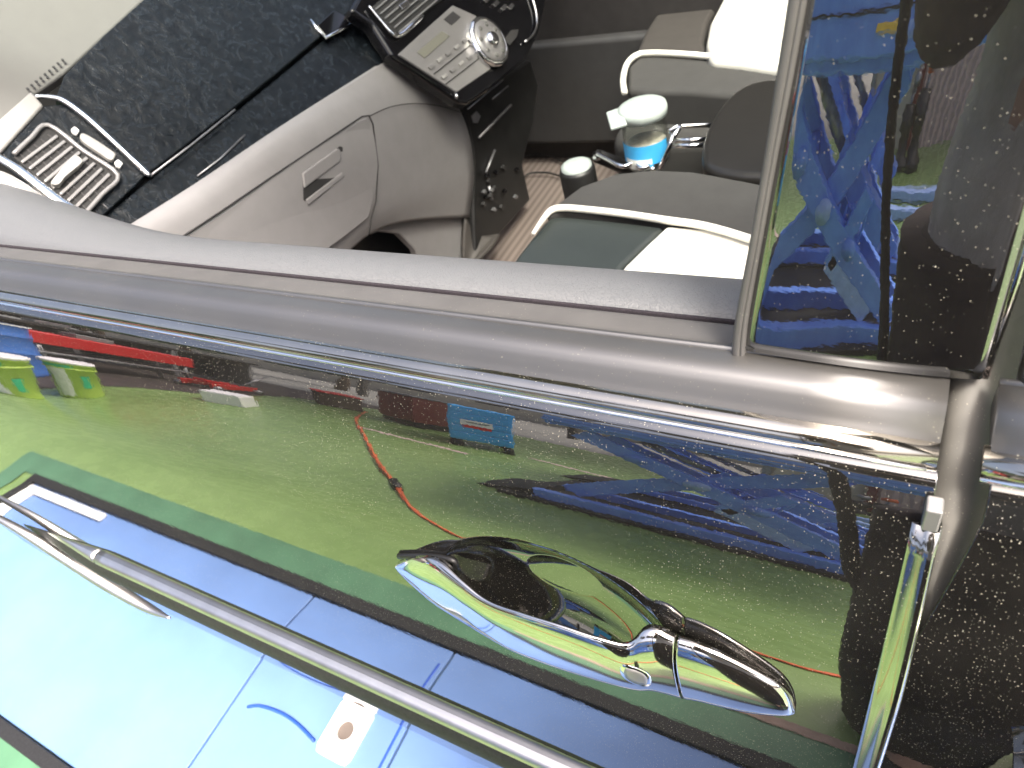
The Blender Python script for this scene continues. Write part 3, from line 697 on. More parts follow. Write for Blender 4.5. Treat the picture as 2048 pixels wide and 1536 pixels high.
# ---------------------------------------------------------------- seats
def seat(name, top, px_parts, base_box, label=None):
    s = bpy.data.objects.new(name, None); COL.objects.link(s); s.parent = car
    if label: s['label'] = label
    for nm, px, z, mat, th, bv, sn in px_parts:
        o = panel(nm, [on_z(p, z) for p in px], mat, s, th, bv, 6, smooth_n=sn)
    (c, sz, mt) = base_box
    box('seat_base', c, sz, mt, s, .04, seg=5)
    return s
ps = seat('passenger_seat', 0, [
    ('far_bolster', [(1090, 432), (1108, 410), (1160, 372), (1232, 345), (1310, 338), (1385, 341), (1450, 352), (1520, 366), (1600, 378), (1600, 520), (1500, 474), (1400, 445), (1330, 434), (1240, 426), (1120, 418)], .690, 'fabric_dark', .12, .012, 0),
    ('front_panel', [(940, 640), (975, 590), (1002, 552), (1045, 495), (1085, 445), (1100, 432), (1125, 430), (1200, 436), (1270, 444), (1332, 452), (1290, 490), (1248, 530), (1220, 566), (1195, 640)], .680, 'fabric_green', .12, .010, 0),
    ('cream_panel', [(1334, 450), (1292, 489), (1250, 530), (1218, 572), (1190, 660), (1560, 700), (1700, 560), (1610, 520), (1492, 476), (1420, 458)], .682, 'cream', .12, .007, 0)],
    ((-.10, .47, .50), (.80, .50, .22), 'fabric_dark'))
tube('piping', [on_z(p, .692) for p in ((1066, 468), (1088, 436), (1104, 420), (1130, 416), (1180, 420), (1250, 428), (1330, 440), (1410, 452), (1500, 478), (1620, 520))], [.003, .0045, .0055, .0055, .0055, .0055, .0055, .0055, .0055, .0055], 'cream', ps, 10, smooth_n=4)
box('backrest', (.36, .50, .98), (.16, .52, .72), 'fabric_dark', ps, .06, Matrix.Rotation(R(14), 3, 'Y'), 5)
ds = seat('driver_seat', 0, [
    ('near_bolster', [(1254, 178), (1254, 134), (1276, 114), (1310, 110), (1400, 116), (1500, 126), (1660, 140), (1690, 205), (1500, 192), (1380, 182), (1300, 182)], .668, 'fabric_dark', .14, .012, 0),
    ('front_panel', [(1270, 108), (1290, 60), (1330, 0), (1350, -60), (1480, -60), (1440, 0), (1416, 40), (1408, 80), (1416, 108), (1300, 104)], .660, 'brown_trim', .12, .012, 0),
    ('cream_panel', [(1418, 110), (1411, 80), (1419, 40), (1440, 0), (1475, -70), (1720, -40), (1700, 150), (1560, 128), (1480, 116)], .690, 'cream', .12, .02, 0)],
    ((-.17, 1.26, .50), (.80, .46, .20), 'fabric_dark'))
tube('piping', [on_z(p, .676) for p in ((1249, 185), (1246, 160), (1254, 128), (1274, 110), (1300, 106), (1360, 108), (1430, 114), (1500, 122), (1560, 132), (1680, 146))], .0062, 'cream', ds, 10, smooth_n=4)
box('backrest', (.36, 1.21, .98), (.16, .52, .72), 'fabric_dark', ds, .06, Matrix.Rotation(R(14), 3, 'Y'), 5)
arm = panel('armrest', [on_z(p, .70) for p in ((1404, 318), (1408, 272), (1428, 228), (1462, 186), (1505, 162), (1560, 156), (1640, 170), (1640, 360), (1540, 352), (1470, 348), (1420, 336))], 'armrest', car, .16, .045, 8, smooth_n=3)

# ---------------------------------------------------------------- loose things between the seats
rk = thing('wire_cup_rack', 'shiny chrome wire rack holding the glass jar between the front seats', 'cup rack', (0, 0, 0))
Q = lambda p, z=.60: on_z(p, z)
for pts in ([(1338, 262), (1356, 252), (1424, 250)], [(1345, 282), (1414, 278)], [(1345, 292), (1410, 290)]):
    tube('prong', [Q(p, .66) for p in pts], .0042, 'chrome_clean', rk, 8)
tube('leg', [Q((1346, 268), .665), Q((1340, 290), .65), Q((1320, 338), .61)], .0045, 'chrome_clean', rk, 8)
tube('upright', [Q((1362, 250), .67), Q((1350, 268), .66), Q((1340, 290), .65)], .005, 'chrome_clean', rk, 8)
tube('front_wire', [Q(p, .61) for p in ((1190, 305), (1215, 318), (1245, 333), (1270, 324), (1280, 336), (1300, 332), (1306, 340))], .0045, 'chrome_clean', rk, 8, smooth_n=3)
jc = on_z((1283, 208), .705); JR = .043
jar = thing('glass_jar', 'round glass jar with pale green lid and blue label between the front seats', 'jar', (jc.x, jc.y, .5885))
tilt = Matrix.Rotation(0, 4, 'X')
lathe('jar_body', [(.001, .0), (JR * .86, .0), (JR * .95, .006), (JR * .97, .05), (JR * .95, .075), (JR * .80, .088), (JR * .80, .100), (JR * .76, .100), (JR * .76, .086), (JR * .90, .072), (JR * .92, .01), (.001, .006)], 'jar_glass', jar)
lathe('lid', [(JR * .88, .094), (JR * 1.02, .095), (JR * 1.04, .106), (JR * 1.0, .113), (JR * .90, .1155), (JR * .5, .1165), (.0001, .1165)], 'tin', jar)
lathe('label_band', [(JR * .985, .018), (JR * .985, .056)], 'label_blue', jar, a0=R(200), a1=R(350))
lathe('label_patch', [(JR * .992, .010), (JR * .992, .030)], 'label_white', jar, a0=R(225), a1=R(300))
lathe('contents', [(.0001, .008), (JR * .85, .008), (JR * .86, .03), (JR * .85, .046), (.0001, .05)], 'jar_fill', jar)
tab = panel('lid_tab', [on_z(p, .700) for p in ((1212, 224), (1240, 214), (1254, 246), (1221, 256))], 'tin', None, .006, .002, 3)
under(tab, jar)
cn = on_z((1152, 330), .600)
can = thing('small_canister', 'small black canister with a silver cap left of the glass jar', 'canister', (cn.x, cn.y, .50))
lathe('canister_body', [(.0001, 0), (.034, 0), (.036, .01), (.036, .088), (.033, .096), (.0001, .096)], 'black_plastic', can)
lathe('cap', [(.031, .094), (.030, .101), (.022, .105), (.0001, .106)], 'tin', can)
lev = thing('parking_lever', 'short black lever with a round tip beside the small canister', 'lever', (0, 0, 0))
tube('lever_arm', [on_z(p, z) for p, z in (((1300, 350), .50), ((1240, 330), .55), ((1195, 312), .60))], [.016, .015, .013], 'black_plastic', lev, 12)
tube('lever_tip', [on_z((1196, 312), .60), on_z((1188, 310), .606)], [.012, .008], 'chrome_clean', lev, 12)
tag(tube('cable', [on_z(p, .305) for p in ((950, 520), (962, 490), (1000, 450), (1030, 400), (1050, 352), (1090, 345), (1120, 352), (1160, 362))], .0028, 'black_plastic', None, 8, smooth_n=5), 'thin black cable trailing over the striped cabin floor mat', 'cable')
tag(tube('cable', [on_z(p, .305) for p in ((1040, 316), (1070, 308), (1100, 312), (1130, 326))], .0022, 'black_plastic', None, 8, smooth_n=5), 'short black cable beside the lower centre stack and the small canister', 'cable')
box('tunnel_tray', (on_z((1370, 320), .50).x, on_z((1370, 320), .50).y, .33), (.34, .18, .08), 'brown_trim', car, .01)

# ---------------------------------------------------------------- workshop yard: floor, markings
sheet('floor', [(-5.2, -6.6), (30, -6.6), (30, 30), (-5.2, 30)], 0, 'floor')
sheet('ground', [(-120, -120), (120, -120), (120, 120), (-120, 120)], -.008, 'asphalt')
sheet('dark_matting', [(-9, -6.6), (-4.9, -6.6), (-4.9, -4.4), (-4.12, -2.9), (-4.12, 1.5), (-9, 1.5)], .004, 'dark_ground')
YE, YG = -.372, -.458
sheet('dark_green_band', [(-2.31, YE), (-2.31, YG), (4, YG), (4, YE)], .004, 'green_line')
sheet('dark_green_end_band', [(-2.40, .30), (-2.40, YG), (-2.31, YG), (-2.31, .30)], .004, 'green_line')
sheet('worn_pink_line', [(-.62, YG - .004), (-.62, YG + .022), (4, YG + .022), (4, YG - .004)], .008, 'pink_line')
for a, b in (((-2.9, -3.03), (-2.0, -2.93)), ((-1.9, -3.6), (-.9, -3.35))):
    d = Vector((b[0] - a[0], b[1] - a[1])).normalized() * .032
    sheet('white_floor_line', [(a[0] - d.y, a[1] + d.x), (a[0] + d.y, a[1] - d.x), (b[0] + d.y, b[1] - d.x), (b[0] - d.y, b[1] + d.x)], .004, 'wall_pink')
# platform lift the car stands on, painted light blue
pf = thing('lift_platform', 'light blue car lift platform with black rubber edge, on the floor under the door', 'lift platform', (0, 0, 0))
PZ = .012
def deck(name, x0, x1, y0, y1, z=PZ, mat='blue_deck', th=.012):
    return box(name, ((x0 + x1) / 2, (y0 + y1) / 2, z - th / 2 + .0), (x1 - x0, y1 - y0, th), mat, pf, .002)
deck('deck_plate', -2.20, -1.045, YE + .03, .35)
deck('deck_plate', -1.040, -.665, YE + .03, .35)
deck('deck_plate', -.660, .60, YE + .03, .35)
deck('deck_plate', .605, 2.5, YE + .03, .35)
deck('edge_strip', -2.235, 2.5, YE, YE + .028, .020, 'edge_rubber', .020)
deck('end_strip', -2.235, -2.205, YE + .028, .35, .020, 'edge_rubber', .020)
box('corner_bumper', (-2.165, -.17, PZ + .006), (.05, .33, .014), 'white_paint', pf, .006)
box('corner_bumper', (-1.98, -.318, PZ + .006), (.34, .035, .014), 'white_paint', pf, .006)
# square white plate with a hole
pc = on_z((690, 1460), PZ + .006); ring_o, vs, fs = [], [], []
hw, hd_, hr = .040, .052, .0165; K8 = 32
for z in (PZ + .005, PZ - .002):
    for k in range(K8):
        a = 2 * math.pi * k / K8; c, s = math.cos(a), math.sin(a); q = max(abs(c) / hw, abs(s) / hd_) ; e = (abs(c / hw) ** 10 + abs(s / hd_) ** 10) ** -.1
        vs.append((pc.x + c * e, pc.y + s * e, z))
    for k in range(K8):
        a = 2 * math.pi * k / K8; vs.append((pc.x + hr * math.cos(a), pc.y + hr * math.sin(a), z))
for k in range(K8):
    j = (k + 1) % K8
    fs += [[k, j, K8 + j, K8 + k], [2 * K8 + j, 2 * K8 + k, 3 * K8 + k, 3 * K8 + j], [k, 2 * K8 + k, 2 * K8 + j, j], [K8 + j, 3 * K8 + j, 3 * K8 + k, K8 + k]]
fmesh('socket_plate', vs, fs, 'white_paint', pf, False, .0015, 2)
lathe('socket_hole', [(hr, .0), (.0001, -.0005)], 'socket', pf, (pc.x, pc.y, PZ + .001), 24)
tube('deck_cable', [on_z(p, PZ + .004) for p in ((495, 1414), (520, 1412), (560, 1425), (595, 1448), (628, 1482))], .003, 'blue_groove', pf, 8, smooth_n=4)
pl2 = on_z((755, 1536), PZ)
deck('deck_seam', pl2.x + .0, pl2.x + .006, -.3, .3, PZ + .001, 'blue_groove', .004)

# ---------------------------------------------------------------- things mirrored in the door
hose = [(-4.2, -4.7), (-3.3, -3.5), (-2.5, -2.6), (-1.94, -1.98), (-1.58, -1.66), (-1.32, -1.38), (-1.15, -1.22), (-.98, -1.09), (-.72, -.97), (-.45, -.86), (-.12, -.75), (.06, -.82), (.6, -1.2), (1.5, -1.6)]
ho = tag(tube('air_hose', [(x, y, .012) for x, y in hose], .0105, 'orange', None, 10, smooth_n=6), 'thin orange air hose curving over the green floor, mirrored in the door', 'hose')
tube('coupling', [(-1.64, -1.72, .014), (-1.56, -1.64, .014)], .02, 'black_plastic', ho, 10)

def bucket(loc, label, rz=0):
    b = thing('bucket', label, 'bucket', (*loc, 0), 'lime green plastic buckets by the dark matting', rz)
    b.scale = (.86, .86, .92)
    lathe('pail', [(.0001, 0), (.125, 0), (.130, .01), (.150, .36), (.156, .36), (.156, .38), (.148, .38), (.0001, .375)], 'bucket', b)
    lathe('lid', [(.150, .375), (.162, .378), (.164, .40), (.156, .412), (.140, .408), (.0001, .405)], 'bucket_lid', b)
    lathe('rib', [(.150, .30), (.157, .302), (.157, .312), (.150, .314)], 'bucket', b)
    lathe('white_label', [(.1325, .02), (.1495, .30)], 'bucket_white', b, a0=R(20), a1=R(62))
    lathe('green_label', [(.1515, .315), (.1535, .36)], 'bucket_label', b, a0=R(0), a1=R(70))
    lathe('green_mark', [(.1385, .09), (.1455, .22)], 'bucket_label', b, a0=R(-28), a1=R(-8))
    return b
bucket((-3.86, -1.76), 'lime bucket with white lid, right-hand one of the two mirrored in the door', R(25))
bucket((-3.80, -1.38), 'lime bucket with white lid, left-hand one at the photo\'s edge', R(25))
bx = thing('white_box', 'small white box standing alone where green floor meets dark matting', 'box', (-3.62, -2.62, 0), rz=R(-30))
box('carton', (0, 0, .095), (.26, .30, .19), 'white_paint', bx, .01); box('carton_flap', (0, 0, .194), (.25, .29, .008), 'bucket_lid', bx, .002)
dr = thing('blue_drum', 'blue steel drum behind the lime buckets at the left edge', 'drum', (-4.75, -1.78, 0))
lathe('drum_body', [(.0001, 0), (.27, 0), (.275, .02), (.27, .05), (.27, .27), (.28, .285), (.27, .30), (.27, .56), (.28, .575), (.27, .59), (.27, .76), (.285, .78), (.0001, .775)], 'drum_blue', dr)
lathe('drum_rim', [(.272, .775), (.287, .78), (.287, .80), (.272, .80)], 'white_paint', dr)
cb = thing('tool_cabinet', 'bright blue tool cabinet on castors with a white and red label', 'tool cabinet', (-2.32, -3.66, 0), rz=R(-32))
box('cabinet_body', (0, 0, .52), (.42, .62, .74), 'cyan', cb, .012)
for z in (.25, .40, .55, .70, .82): box('drawer', (0, .312, z), (.38, .012, .11), 'cyan', cb, .004)
box('label_white', (-.02, .322, .56), (.20, .004, .12), 'white_paint', cb, .001); box('label_red', (-.02, .322, .47), (.18, .004, .06), 'red', cb, .001); box('label_bar', (-.02, .325, .57), (.16, .003, .03), 'steel', cb, .001)
for x in (-.17, .17):
    for y in (-.25, .25): lathe('castor', [(.0001, 0), (.04, .0), (.045, .04), (.04, .10), (.02, .15)], 'black_plastic', cb, (x, y, 0), 14)
mb = thing('maroon_cabinet', 'dark maroon machine cabinet left of the bright blue tool cabinet', 'cabinet', (-3.3, -4.35, 0), rz=R(22))
box('cabinet_body', (0, 0, .50), (.55, .5, .70), 'maroon', mb, .02); box('cabinet_top', (0, 0, .87), (.58, .53, .03), 'steel', mb, .005); box('plinth', (0, 0, .08), (.5, .45, .12), 'black_plastic', mb, .01)

def jack(loc, rz, label):
    j = thing('floor_jack', label, 'floor jack', (*loc, 0), rz=rz)
    box('side_plate', (-.0, .13, .11), (.75, .03, .12), 'red', j, .01); box('side_plate', (0, -.13, .11), (.75, .03, .12), 'red', j, .01)
    box('lift_arm', (.05, 0, .17), (.5, .12, .07), 'red', j, .01, Matrix.Rotation(R(-10), 3, 'Y'))
    tube('handle', [(-.35, 0, .16), (-.95, 0, .62)], .018, 'steel', j, 10)
    for x in (-.32, .32):
        for y in (-.17, .17): tube('wheel', [(x, y - .02, .06), (x, y + .02, .06)], .06, 'steel', j, 14)
jack((-4.75, -3.5), R(70), 'red floor jack on dark matting with its steel handle raised')
rt = thing('tool_trolley', 'long red tool trolley behind the buckets, mirrored under the belt strip', 'tool trolley', (-5.1, -2.75, 0), rz=R(88))
box('trolley_tub', (0, 0, .60), (1.3, .45, .26), 'red', rt, .02); box('trolley_shelf', (0, 0, .30), (1.25, .42, .04), 'steel', rt, .01)
for x in (-.58, .58):
    for y in (-.18, .18): tube('leg', [(x, y, .0), (x, y, .5)], .018, 'steel', rt, 10)
box('grey_case', (.1, 0, .78), (.28, .2, .10), 'silver', rt, .01)
wb = thing('workbench', 'dark steel workbench at the end of the dark matting', 'workbench', (-6.1, -3.4, 0), rz=R(85))
box('bench_top', (0, 0, .88), (3.2, .6, .06), 'dark_grey', wb, .01); box('bench_back', (0, .28, .45), (3.1, .03, .8), 'wall_dark', wb, .005)
for x in (-1.5, -.5, .5, 1.5): box('leg', (x, 0, .43), (.06, .55, .86), 'steel', wb, .005)
box('bench_vice', (.6, -.1, .98), (.3, .18, .14), 'steel', wb, .02)
tc = thing('orange_crate', 'tan crate with red rim on the floor beyond the white box', 'crate', (-4.45, -4.6, 0), rz=R(40))
box('crate_side', (0, 0, .22), (.55, .4, .42), 'bark', tc, .01); box('crate_rim', (0, 0, .44), (.58, .43, .03), 'red', tc, .005)

# scissor lift
def bar(name, a, b, wd, th, mat, parent):
    a, b = Vector(a), Vector(b); d = b - a; L = d.length; d.normalize(); s = d.cross(Vector((0, 1, 0))).normalized(); y = Vector((0, 1, 0))
    vs = []
    for t in (0, 1):
        p = a if t == 0 else b
        for i, j in ((-1, -1), (1, -1), (1, 1), (-1, 1)): vs.append(p + s * i * wd / 2 + y * j * th / 2)
    fs = [[0, 3, 2, 1], [4, 5, 6, 7]] + [[k, (k + 1) % 4, 4 + (k + 1) % 4, 4 + k] for k in range(4)]
    return fmesh(name, vs, fs, mat, parent, True, .006, 2)
lf = thing('scissor_lift', 'royal blue scissor lift with raised crossed arms, mirrored in the door', 'scissor lift', (0, 0, 0))
box('cross_pan', (-.85, -2.62, .008), (.9, 1.2, .010), 'wall_dark', lf, .003)
for yb, far in ((-2.03, 0), (-2.94, 1)):
    y2 = yb - .34
    bar('base_rail', (-1.15, yb, .05), (1.6, yb, .05), .09, .06, 'lift_blue', lf); bar('base_rail', (-1.15, y2, .05), (1.6, y2, .05), .09, .06, 'lift_blue', lf)
    box('base_pan', (.15, (yb + y2) / 2, .012), (2.9, .36, .015), 'wall_dark', lf, .004)
    box('rail_skirt', (.15, yb + .045, .014), (2.9, .05, .026), 'edge_rubber', lf, .004)
    fmesh('ramp_tip', [(-1.42, yb + .02, .004), (-1.42, y2 - .02, .004), (-1.15, y2 - .02, .08), (-1.15, yb + .02, .08), (-1.15, y2 - .02, .004), (-1.15, yb + .02, .004)], [[0, 1, 2, 3], [1, 4, 2], [0, 3, 5], [3, 2, 4, 5], [0, 5, 4, 1]], 'edge_rubber', lf, False)
    for yy in (yb - .04, y2 + .04):
        bar('scissor_arm', (.02, yy, .12), (-.94, yy, .89), .12, .055, 'lift_blue', lf)
        bar('scissor_arm', (-1.02, yy - .06, .12), (-.08, yy - .06, .93), .12, .055, 'lift_blue', lf)
        tube('pivot_pin', [(-.50, yy - .08, .54), (-.50, yy + .05, .54)], .05, 'lift_light', lf, 16)
        bar('link_arm', (-.14, yy, .12), (-.42, yy, .34), .09, .05, 'lift_light', lf)
        bar('link_arm', (-.42, yy, .32), (-.20, yy, .62), .08, .05, 'lift_blue', lf)
    tube('cross_tube', [(-.30, yb, .40), (-.30, y2, .40)], .045, 'lift_blue', lf, 12); tube('cross_tube', [(-.72, yb, .70), (-.72, y2, .70)], .05, 'lift_blue', lf, 12)
    bar('ram', (-.46, (yb + y2) / 2, .72), (-.08, (yb + y2) / 2, .44), .13, .12, 'lift_blue', lf)
    tube('ram_rod', [(-.46, (yb + y2) / 2, .72), (-.75, (yb + y2) / 2, .93)], .03, 'steel', lf, 12)
    for k in range(5): bar('ladder_bar', (-.46 + .05 * k, yb - .07, .40), (-.40 + .05 * k, yb - .07, .56), .018, .02, 'lift_blue', lf)
    box('lift_deck', (-.25, (yb + y2) / 2, .98), (1.6, .50, .09), 'lift_blue', lf, .01)
    box('deck_side', (-.30, yb + .09, 1.10), (1.5, .04, .26), 'lift_blue', lf, .01)
    if not far:
        box('deck_joint', (-.30, yb + .112, 1.075), (1.5, .004, .008), 'seam', lf, .001)
        box('yellow_stripe', (-.235, yb + .113, 1.035), (.13, .006, .020), 'yellow', lf, .001)
        box('maker_plate', (-.10, yb + .113, 1.020), (.07, .006, .034), 'lift_light', lf, .001)
        tube('plate_stroke', [(x, yb + .1175, 1.020 + .009 * (1 if k % 2 else -1)) for k, x in enumerate(np.linspace(-.125, -.075, 6))], .0022, 'lift_blue', lf, 6)
for x, y in ((-.005, -2.10), (.045, -3.0)): lathe('limit_cap', [(.035, 0), (.032, .05), (.018, .10), (.0001, .115)], 'lift_light', lf, (x, y, .10), 16)
for yy in (-4.15, -4.62): box('rear_lift_rail', (.6, yy, .04), (2.4, .11, .07), 'lift_light', lf, .01)

# the yard's back wall, machines before it, far building and trees
wl = thing('sheet_metal_wall', 'pinkish corrugated sheet wall behind the blue scissor lift', 'wall', (0, 0, 0))
vs, fs = [], []; n = 120; x0, x1 = .08, 5.0
for i in range(n + 1):
    x = x0 + (x1 - x0) * i / n; y = -6.3 + (.03 if i % 2 else 0)
    vs += [(x, y, 0), (x, y, 2.1)]
for i in range(n): fs.append([2 * i, 2 * i + 2, 2 * i + 3, 2 * i + 1])
fmesh('corrugated_sheet', vs, fs, 'wall_pink', wl, False, solid=.004)
box('white_header', (2.5, -6.28, 2.2), (5.0, .08, .2), 'white_paint', wl, .01)
box('cream_panel', (-.35, -6.31, 1.05), (.8, .06, 2.1), 'wall_cream', wl, .01)
box('post', (.04, -6.27, 1.15), (.09, .12, 2.3), 'maroon', wl, .01); box('post', (-.80, -6.27, 1.15), (.09, .12, 2.3), 'steel', wl, .01)
for k, (x, top, cm, lb) in enumerate(((-.03, .44, 'steel', 'dark workshop stand with a grey head, before the corrugated wall'), (.15, .50, 'orange', 'dark workshop stand with a round orange cap, before the corrugated wall'))):
    st = thing('workshop_stand', lb, 'stand', (x, -5.6, 0), 'dark stands in front of the corrugated wall')
    lathe('stand_base', [(.0001, 0), (.14, 0), (.14, .04), (.08, .08), (.06, .2), (.09, .24), (.09, top - .08), (.0001, top - .07)], 'black_plastic', st, seg=14)
    tube('neck', [(0, 0, top - .1), (.02, 0, top)], .02, 'steel', st, 8); lathe('head', [(.0001, 0), (.045, .01), (.06, .05), (.04, .10), (.0001, .11)], cm, st, (.02, 0, top), 14)
bd = thing('far_building', 'long cream building across the yard, mirrored in the chrome belt strip', 'building', (0, 0, 0))
box('wall', (-10, -24, 3.2), (60, .4, 6.4), 'wall_cream', bd, .02)
for i in range(14):
    x = -38 + i * 4.1
    w_ = box('window', (x, -23.78, 3.6), (2.0, .08, 1.5), 'wall_dark', bd, .01)
    o = box('sill', (x, -23.74, 2.8), (2.2, .2, .08), 'white_paint', None, .01); o.parent = w_
box('roof', (-10, -24.2, 6.55), (61, 1.8, .3), 'maroon', bd, .02)
def tree(x, y, h, lab, seed):
    t = thing('tree', lab, 'tree', (x, y, 0), 'trees across the yard'); rr = random.Random(seed)
    tube('trunk', [(0, 0, 0), (.1, 0, h * .3), (0, .1, h * .6)], [.18, .13, .07], 'bark', t, 10)
    vs, fs = [], []
    for c in range(16):
        cx, cy, cz = rr.gauss(0, h * .17), rr.gauss(0, h * .17), h * (.45 + rr.random() * .5); cr = h * (.09 + .08 * rr.random())
        for i in range(230):
            d = Vector((rr.gauss(0, 1), rr.gauss(0, 1), rr.gauss(0, 1))).normalized() * cr * rr.random() ** .4; p = Vector((cx, cy, cz)) + d
            a = Vector((rr.gauss(0, 1), rr.gauss(0, 1), rr.gauss(0, 1))).normalized() * .09; b = a.orthogonal().normalized() * .05
            k = len(vs); vs += [p - a, p + b, p + a, p - b]; fs.append([k, k + 1, k + 2, k + 3])
    fmesh('crown', vs, fs, 'leaf', t, False)
for i, (x, y, h, lb) in enumerate(((-19, -11, 4.6, 'leafy green tree farthest to the left across the yard'), (-14, -10, 3.8, 'smaller green tree between its two neighbours across the yard'), (-25, -14, 6.2, 'tallest green tree beside the cream building'), (-11, -12, 4.2, 'green tree nearest the workbench end of the yard'))):
    tree(x, y, h, lb, i + 5)
cpy = thing('added_canopy', 'unseen dark steel canopy added behind the scissor lift to darken the belt reflections', 'canopy', (0, 0, 0))  # unseen canopy, placed and gapped to put dark bands into belt reflections
for x in (-9.0, -4.4, .2, 4.8, 9.4):
    box('beam', (x, -7.8, 5.45), (.16, 5.6, .26), 'dark_grey', cpy, .01)
    box('post', (x, -10.4, 2.7), (.16, .16, 5.4), 'dark_grey', cpy, .01)
for y in (-5.3, -7.0, -8.7, -10.4): box('purlin', (.2, y, 5.63), (18.6, .1, .1), 'dark_grey', cpy, .01)
for i in range(6): box('roof_sheet', (-7.5 + 3.1 * i, -6.9 - .9 * (i % 2), 5.70), (2.7, 3.4, .02), 'dark_grey', cpy, .003)

# ---------------------------------------------------------------- the photographer beside the door (seen only as a reflection)
pr = thing('person', 'person in grey jacket and dark maroon apron, mirrored in the pillar cover', 'person', (0, 0, 0))
def skin_mesh(name, verts, edges, radii, mat, parent, sub=2):
    me = bpy.data.meshes.new(name); me.from_pydata(verts, edges, []); o = link(name, me, mat, parent)
    sk = o.modifiers.new('skin', 'SKIN'); 
    for v, r in zip(me.skin_vertices[0].data if me.skin_vertices else [], radii): v.radius = (r, r)
    return o
def body_loft(name, path, mat, parent, seg=18):
    """one limb or trunk as a continuous swept surface: (x, y, z, half width, half depth)"""
    S5 = spline(path, 5); vs, fs = [], []
    for x, y, z, a, b in S5:
        for k in range(seg):
            t = 2 * math.pi * k / seg; vs.append((x + a * math.cos(t), y + b * math.sin(t), z))
    m_ = len(S5)
    for i in range(m_ - 1):
        for k in range(seg): fs.append([i * seg + k, i * seg + (k + 1) % seg, (i + 1) * seg + (k + 1) % seg, (i + 1) * seg + k])
    fs.append(list(range(seg))[::-1]); fs.append([(m_ - 1) * seg + k for k in range(seg)])
    return fmesh(name, vs, fs, mat, parent, True, recalc=True)
PX, PY = .250, -.54
def person_mesh():
    """body grown as one skin surface from a joint skeleton"""
    J = {'pel': (PX, PY, .92, .15), 'waist': (PX, PY, 1.05, .145), 'chest': (PX - .01, PY + .03, 1.28, .165), 'neck': (PX - .02, PY + .05, 1.46, .06), 'head': (PX - .03, PY + .09, 1.56, .085), 'crown': (PX - .03, PY + .09, 1.66, .075),
         'hl': (PX - .10, PY, .86, .105), 'kl': (PX - .125, PY + .04, .48, .075), 'al': (PX - .13, PY, .10, .05), 'tl': (PX - .14, PY + .16, .04, .04),
         'hr': (PX + .10, PY, .86, .105), 'kr': (PX + .12, PY + .03, .48, .075), 'ar': (PX + .13, PY - .02, .10, .05), 'tr': (PX + .15, PY + .14, .04, .04),
         'sl': (PX - .18, PY + .04, 1.38, .075), 'el': (PX - .22, PY + .10, 1.15, .052), 'wl': (PX - .235, PY + .25, 1.235, .034), 'ml': (PX - .24, PY + .30, 1.245, .03),
         'sr': (PX + .17, PY + .04, 1.38, .075), 'er': (PX + .16, PY + .12, 1.14, .052), 'wr': (PX - .10, PY + .26, 1.24, .034), 'mr': (PX - .16, PY + .30, 1.25, .03)}
    E_ = [('pel', 'waist'), ('waist', 'chest'), ('chest', 'neck'), ('neck', 'head'), ('head', 'crown'), ('pel', 'hl'), ('hl', 'kl'), ('kl', 'al'), ('al', 'tl'), ('pel', 'hr'), ('hr', 'kr'), ('kr', 'ar'), ('ar', 'tr'),
          ('chest', 'sl'), ('sl', 'el'), ('el', 'wl'), ('wl', 'ml'), ('chest', 'sr'), ('sr', 'er'), ('er', 'wr'), ('wr', 'mr')]
    ks = list(J); me = bpy.data.meshes.new('body'); me.from_pydata([J[k][:3] for k in ks], [(ks.index(a), ks.index(b)) for a, b in E_], [])
    o = link('body', me, 'skin', pr)
    bm = bmesh.new(); bm.from_mesh(me); lay = bm.verts.layers.skin.verify(); bm.verts.ensure_lookup_table()
    for i, k in enumerate(ks): bm.verts[i][lay].radius = (J[k][3] * .93, J[k][3] * .93); bm.verts[i][lay].use_root = (i == 0)
    bm.to_mesh(me); bm.free()
    o.modifiers.new('skin', 'SKIN').use_smooth_shade = True; sd = o.modifiers.new('sub', 'SUBSURF'); sd.levels = sd.render_levels = 2
    return J
J = person_mesh()
jp = body_loft('jacket', [(PX, PY, .90, .185, .15), (PX, PY, .98, .18, .145), (PX, PY, 1.08, .165, .135), (PX - .01, PY + .02, 1.25, .19, .145), (PX - .015, PY + .035, 1.38, .20, .13), (PX - .02, PY + .045, 1.45, .12, .09), (PX - .02, PY + .05, 1.475, .07, .07)], 'jacket', pr)
for a, b, c, d in (('sl', 'el', 'wl', 'ml'), ('sr', 'er', 'wr', 'mr')):
    tube('sleeve', [J[a][:3], tuple((np.array(J[a][:3]) + np.array(J[b][:3])) / 2), J[b][:3], tuple((np.array(J[b][:3]) + np.array(J[c][:3])) / 2), J[c][:3]], [.085, .078, .066, .056, .046], 'sleeve', jp, 16, smooth_n=4)
body_loft('apron', [(PX + .03, PY + .02, .42, .235, .13), (PX + .03, PY + .02, .60, .232, .14), (PX + .02, PY + .01, .80, .222, .15), (PX + .01, PY, .93, .205, .145)], 'trousers', pr)
for s in ('l', 'r'):
    h, k, a_ = J['h' + s], J['k' + s], J['a' + s]
    tube('trouser_leg', [(h[0], h[1], .93), h[:3], tuple((np.array(h[:3]) + np.array(k[:3])) / 2), k[:3], tuple((np.array(k[:3]) + np.array(a_[:3])) / 2), (a_[0], a_[1], .07)], [.140, .142, .135, .125, .115, .105], 'trousers', pr, 18, smooth_n=4)
    box('shoe', (a_[0] - .0, a_[1] + .07, .045), (.10, .27, .085), 'black_plastic', pr, .03, seg=4)
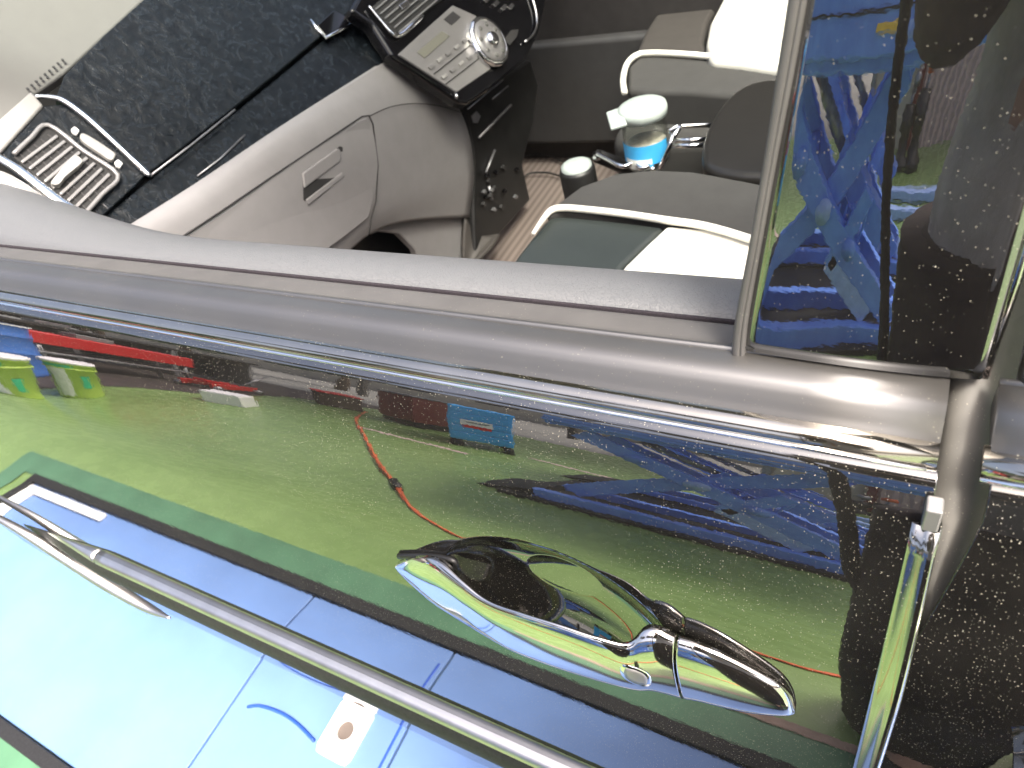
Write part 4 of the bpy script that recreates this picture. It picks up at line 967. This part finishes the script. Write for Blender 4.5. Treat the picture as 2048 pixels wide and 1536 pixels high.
# hands: palm, four unequal fingers and a thumb round the phone
fwd = Vector(CM[:, 2]); rgt = Vector(CM[:, 0]); dwn = Vector(CM[:, 1]); ph_c = Vector(CC) - fwd * .016
def phone_pt(r, d, f): return ph_c + rgt * r + dwn * d + fwd * f
for s, sx, w_ in (('l', -1, J['ml']), ('r', 1, J['mr'])):
    palm = phone_pt(.085 * sx, .02, -.03); wr = Vector(w_[:3])
    tube('palm', [wr, wr.lerp(palm, .5), palm], [.030, .036, .032], 'skin', pr, 12)
    for i, ln in enumerate((.045, .052, .048, .038)):
        b0 = palm + dwn * (-.028 + .019 * i)
        tube('finger', [b0, b0 + rgt * (-.01 * sx) + fwd * .016, phone_pt((.076 - .012) * sx, .02 - .028 + .019 * i, .004) - fwd * .012, phone_pt((.076 - ln * .5) * sx, .02 - .028 + .019 * i, -.008)], [.0095, .009, .0085, .007], 'skin', pr, 10, smooth_n=3)
    tube('thumb', [palm - dwn * .02, phone_pt(.07 * sx, -.005, -.028), phone_pt(.045 * sx, .008, -.026)], [.012, .011, .009], 'skin', pr, 10, smooth_n=3)
hp = Vector(J['head'][:3])
lathe('hair', [(.080, -.01), (.096, .03), (.094, .07), (.070, .11), (.03, .13), (.0001, .133)], 'hair', pr, (hp.x, hp.y - .012, hp.z), 24)
for dx in (-.03, .03):
    lathe('eye', [(.0001, -.008), (.008, -.004), (.008, .004), (.0001, .008)], 'white_paint', pr, (hp.x + dx, hp.y + .078, hp.z + .02), 10)
tube('nose', [(hp.x, hp.y + .080, hp.z + .02), (hp.x, hp.y + .102, hp.z - .012)], [.007, .011], 'skin', pr, 8)
tube('mouth', [(hp.x - .022, hp.y + .080, hp.z - .038), (hp.x, hp.y + .087, hp.z - .040), (hp.x + .022, hp.y + .080, hp.z - .038)], .004, 'maroon', pr, 8)
for dx in (-.082, .082): lathe('ear', [(.0001, -.028), (.012, -.015), (.012, .015), (.0001, .028)], 'skin', pr, (hp.x + dx, hp.y, hp.z), 10)
ph = thing('phone', 'black phone held up over the door by the photographer', 'phone', (0, 0, 0))
rot = Matrix(((r_[0], -d_[0], -f_[0]), (r_[1], -d_[1], -f_[1]), (r_[2], -d_[2], -f_[2])))
box('phone_body', ph_c + rgt * .0, (.155, .074, .008), 'piano', ph, .004, rot, 3)
st_ = tag(tube('hanging_strap', [(-.075, -.42, 1.36), (-.062, -.46, 1.22), (-.047, -.5, 1.10), (-.030, -.5, 1.0), (-.016, -.5, .90), (-.006, -.5, .80), (.004, -.5, .73), (.05, -.51, .66), (.14, -.53, .62)], .0100, 'strap', None, 8, smooth_n=5), 'thick black strap hanging down before the photographer, mirrored in the pillar cover', 'strap')
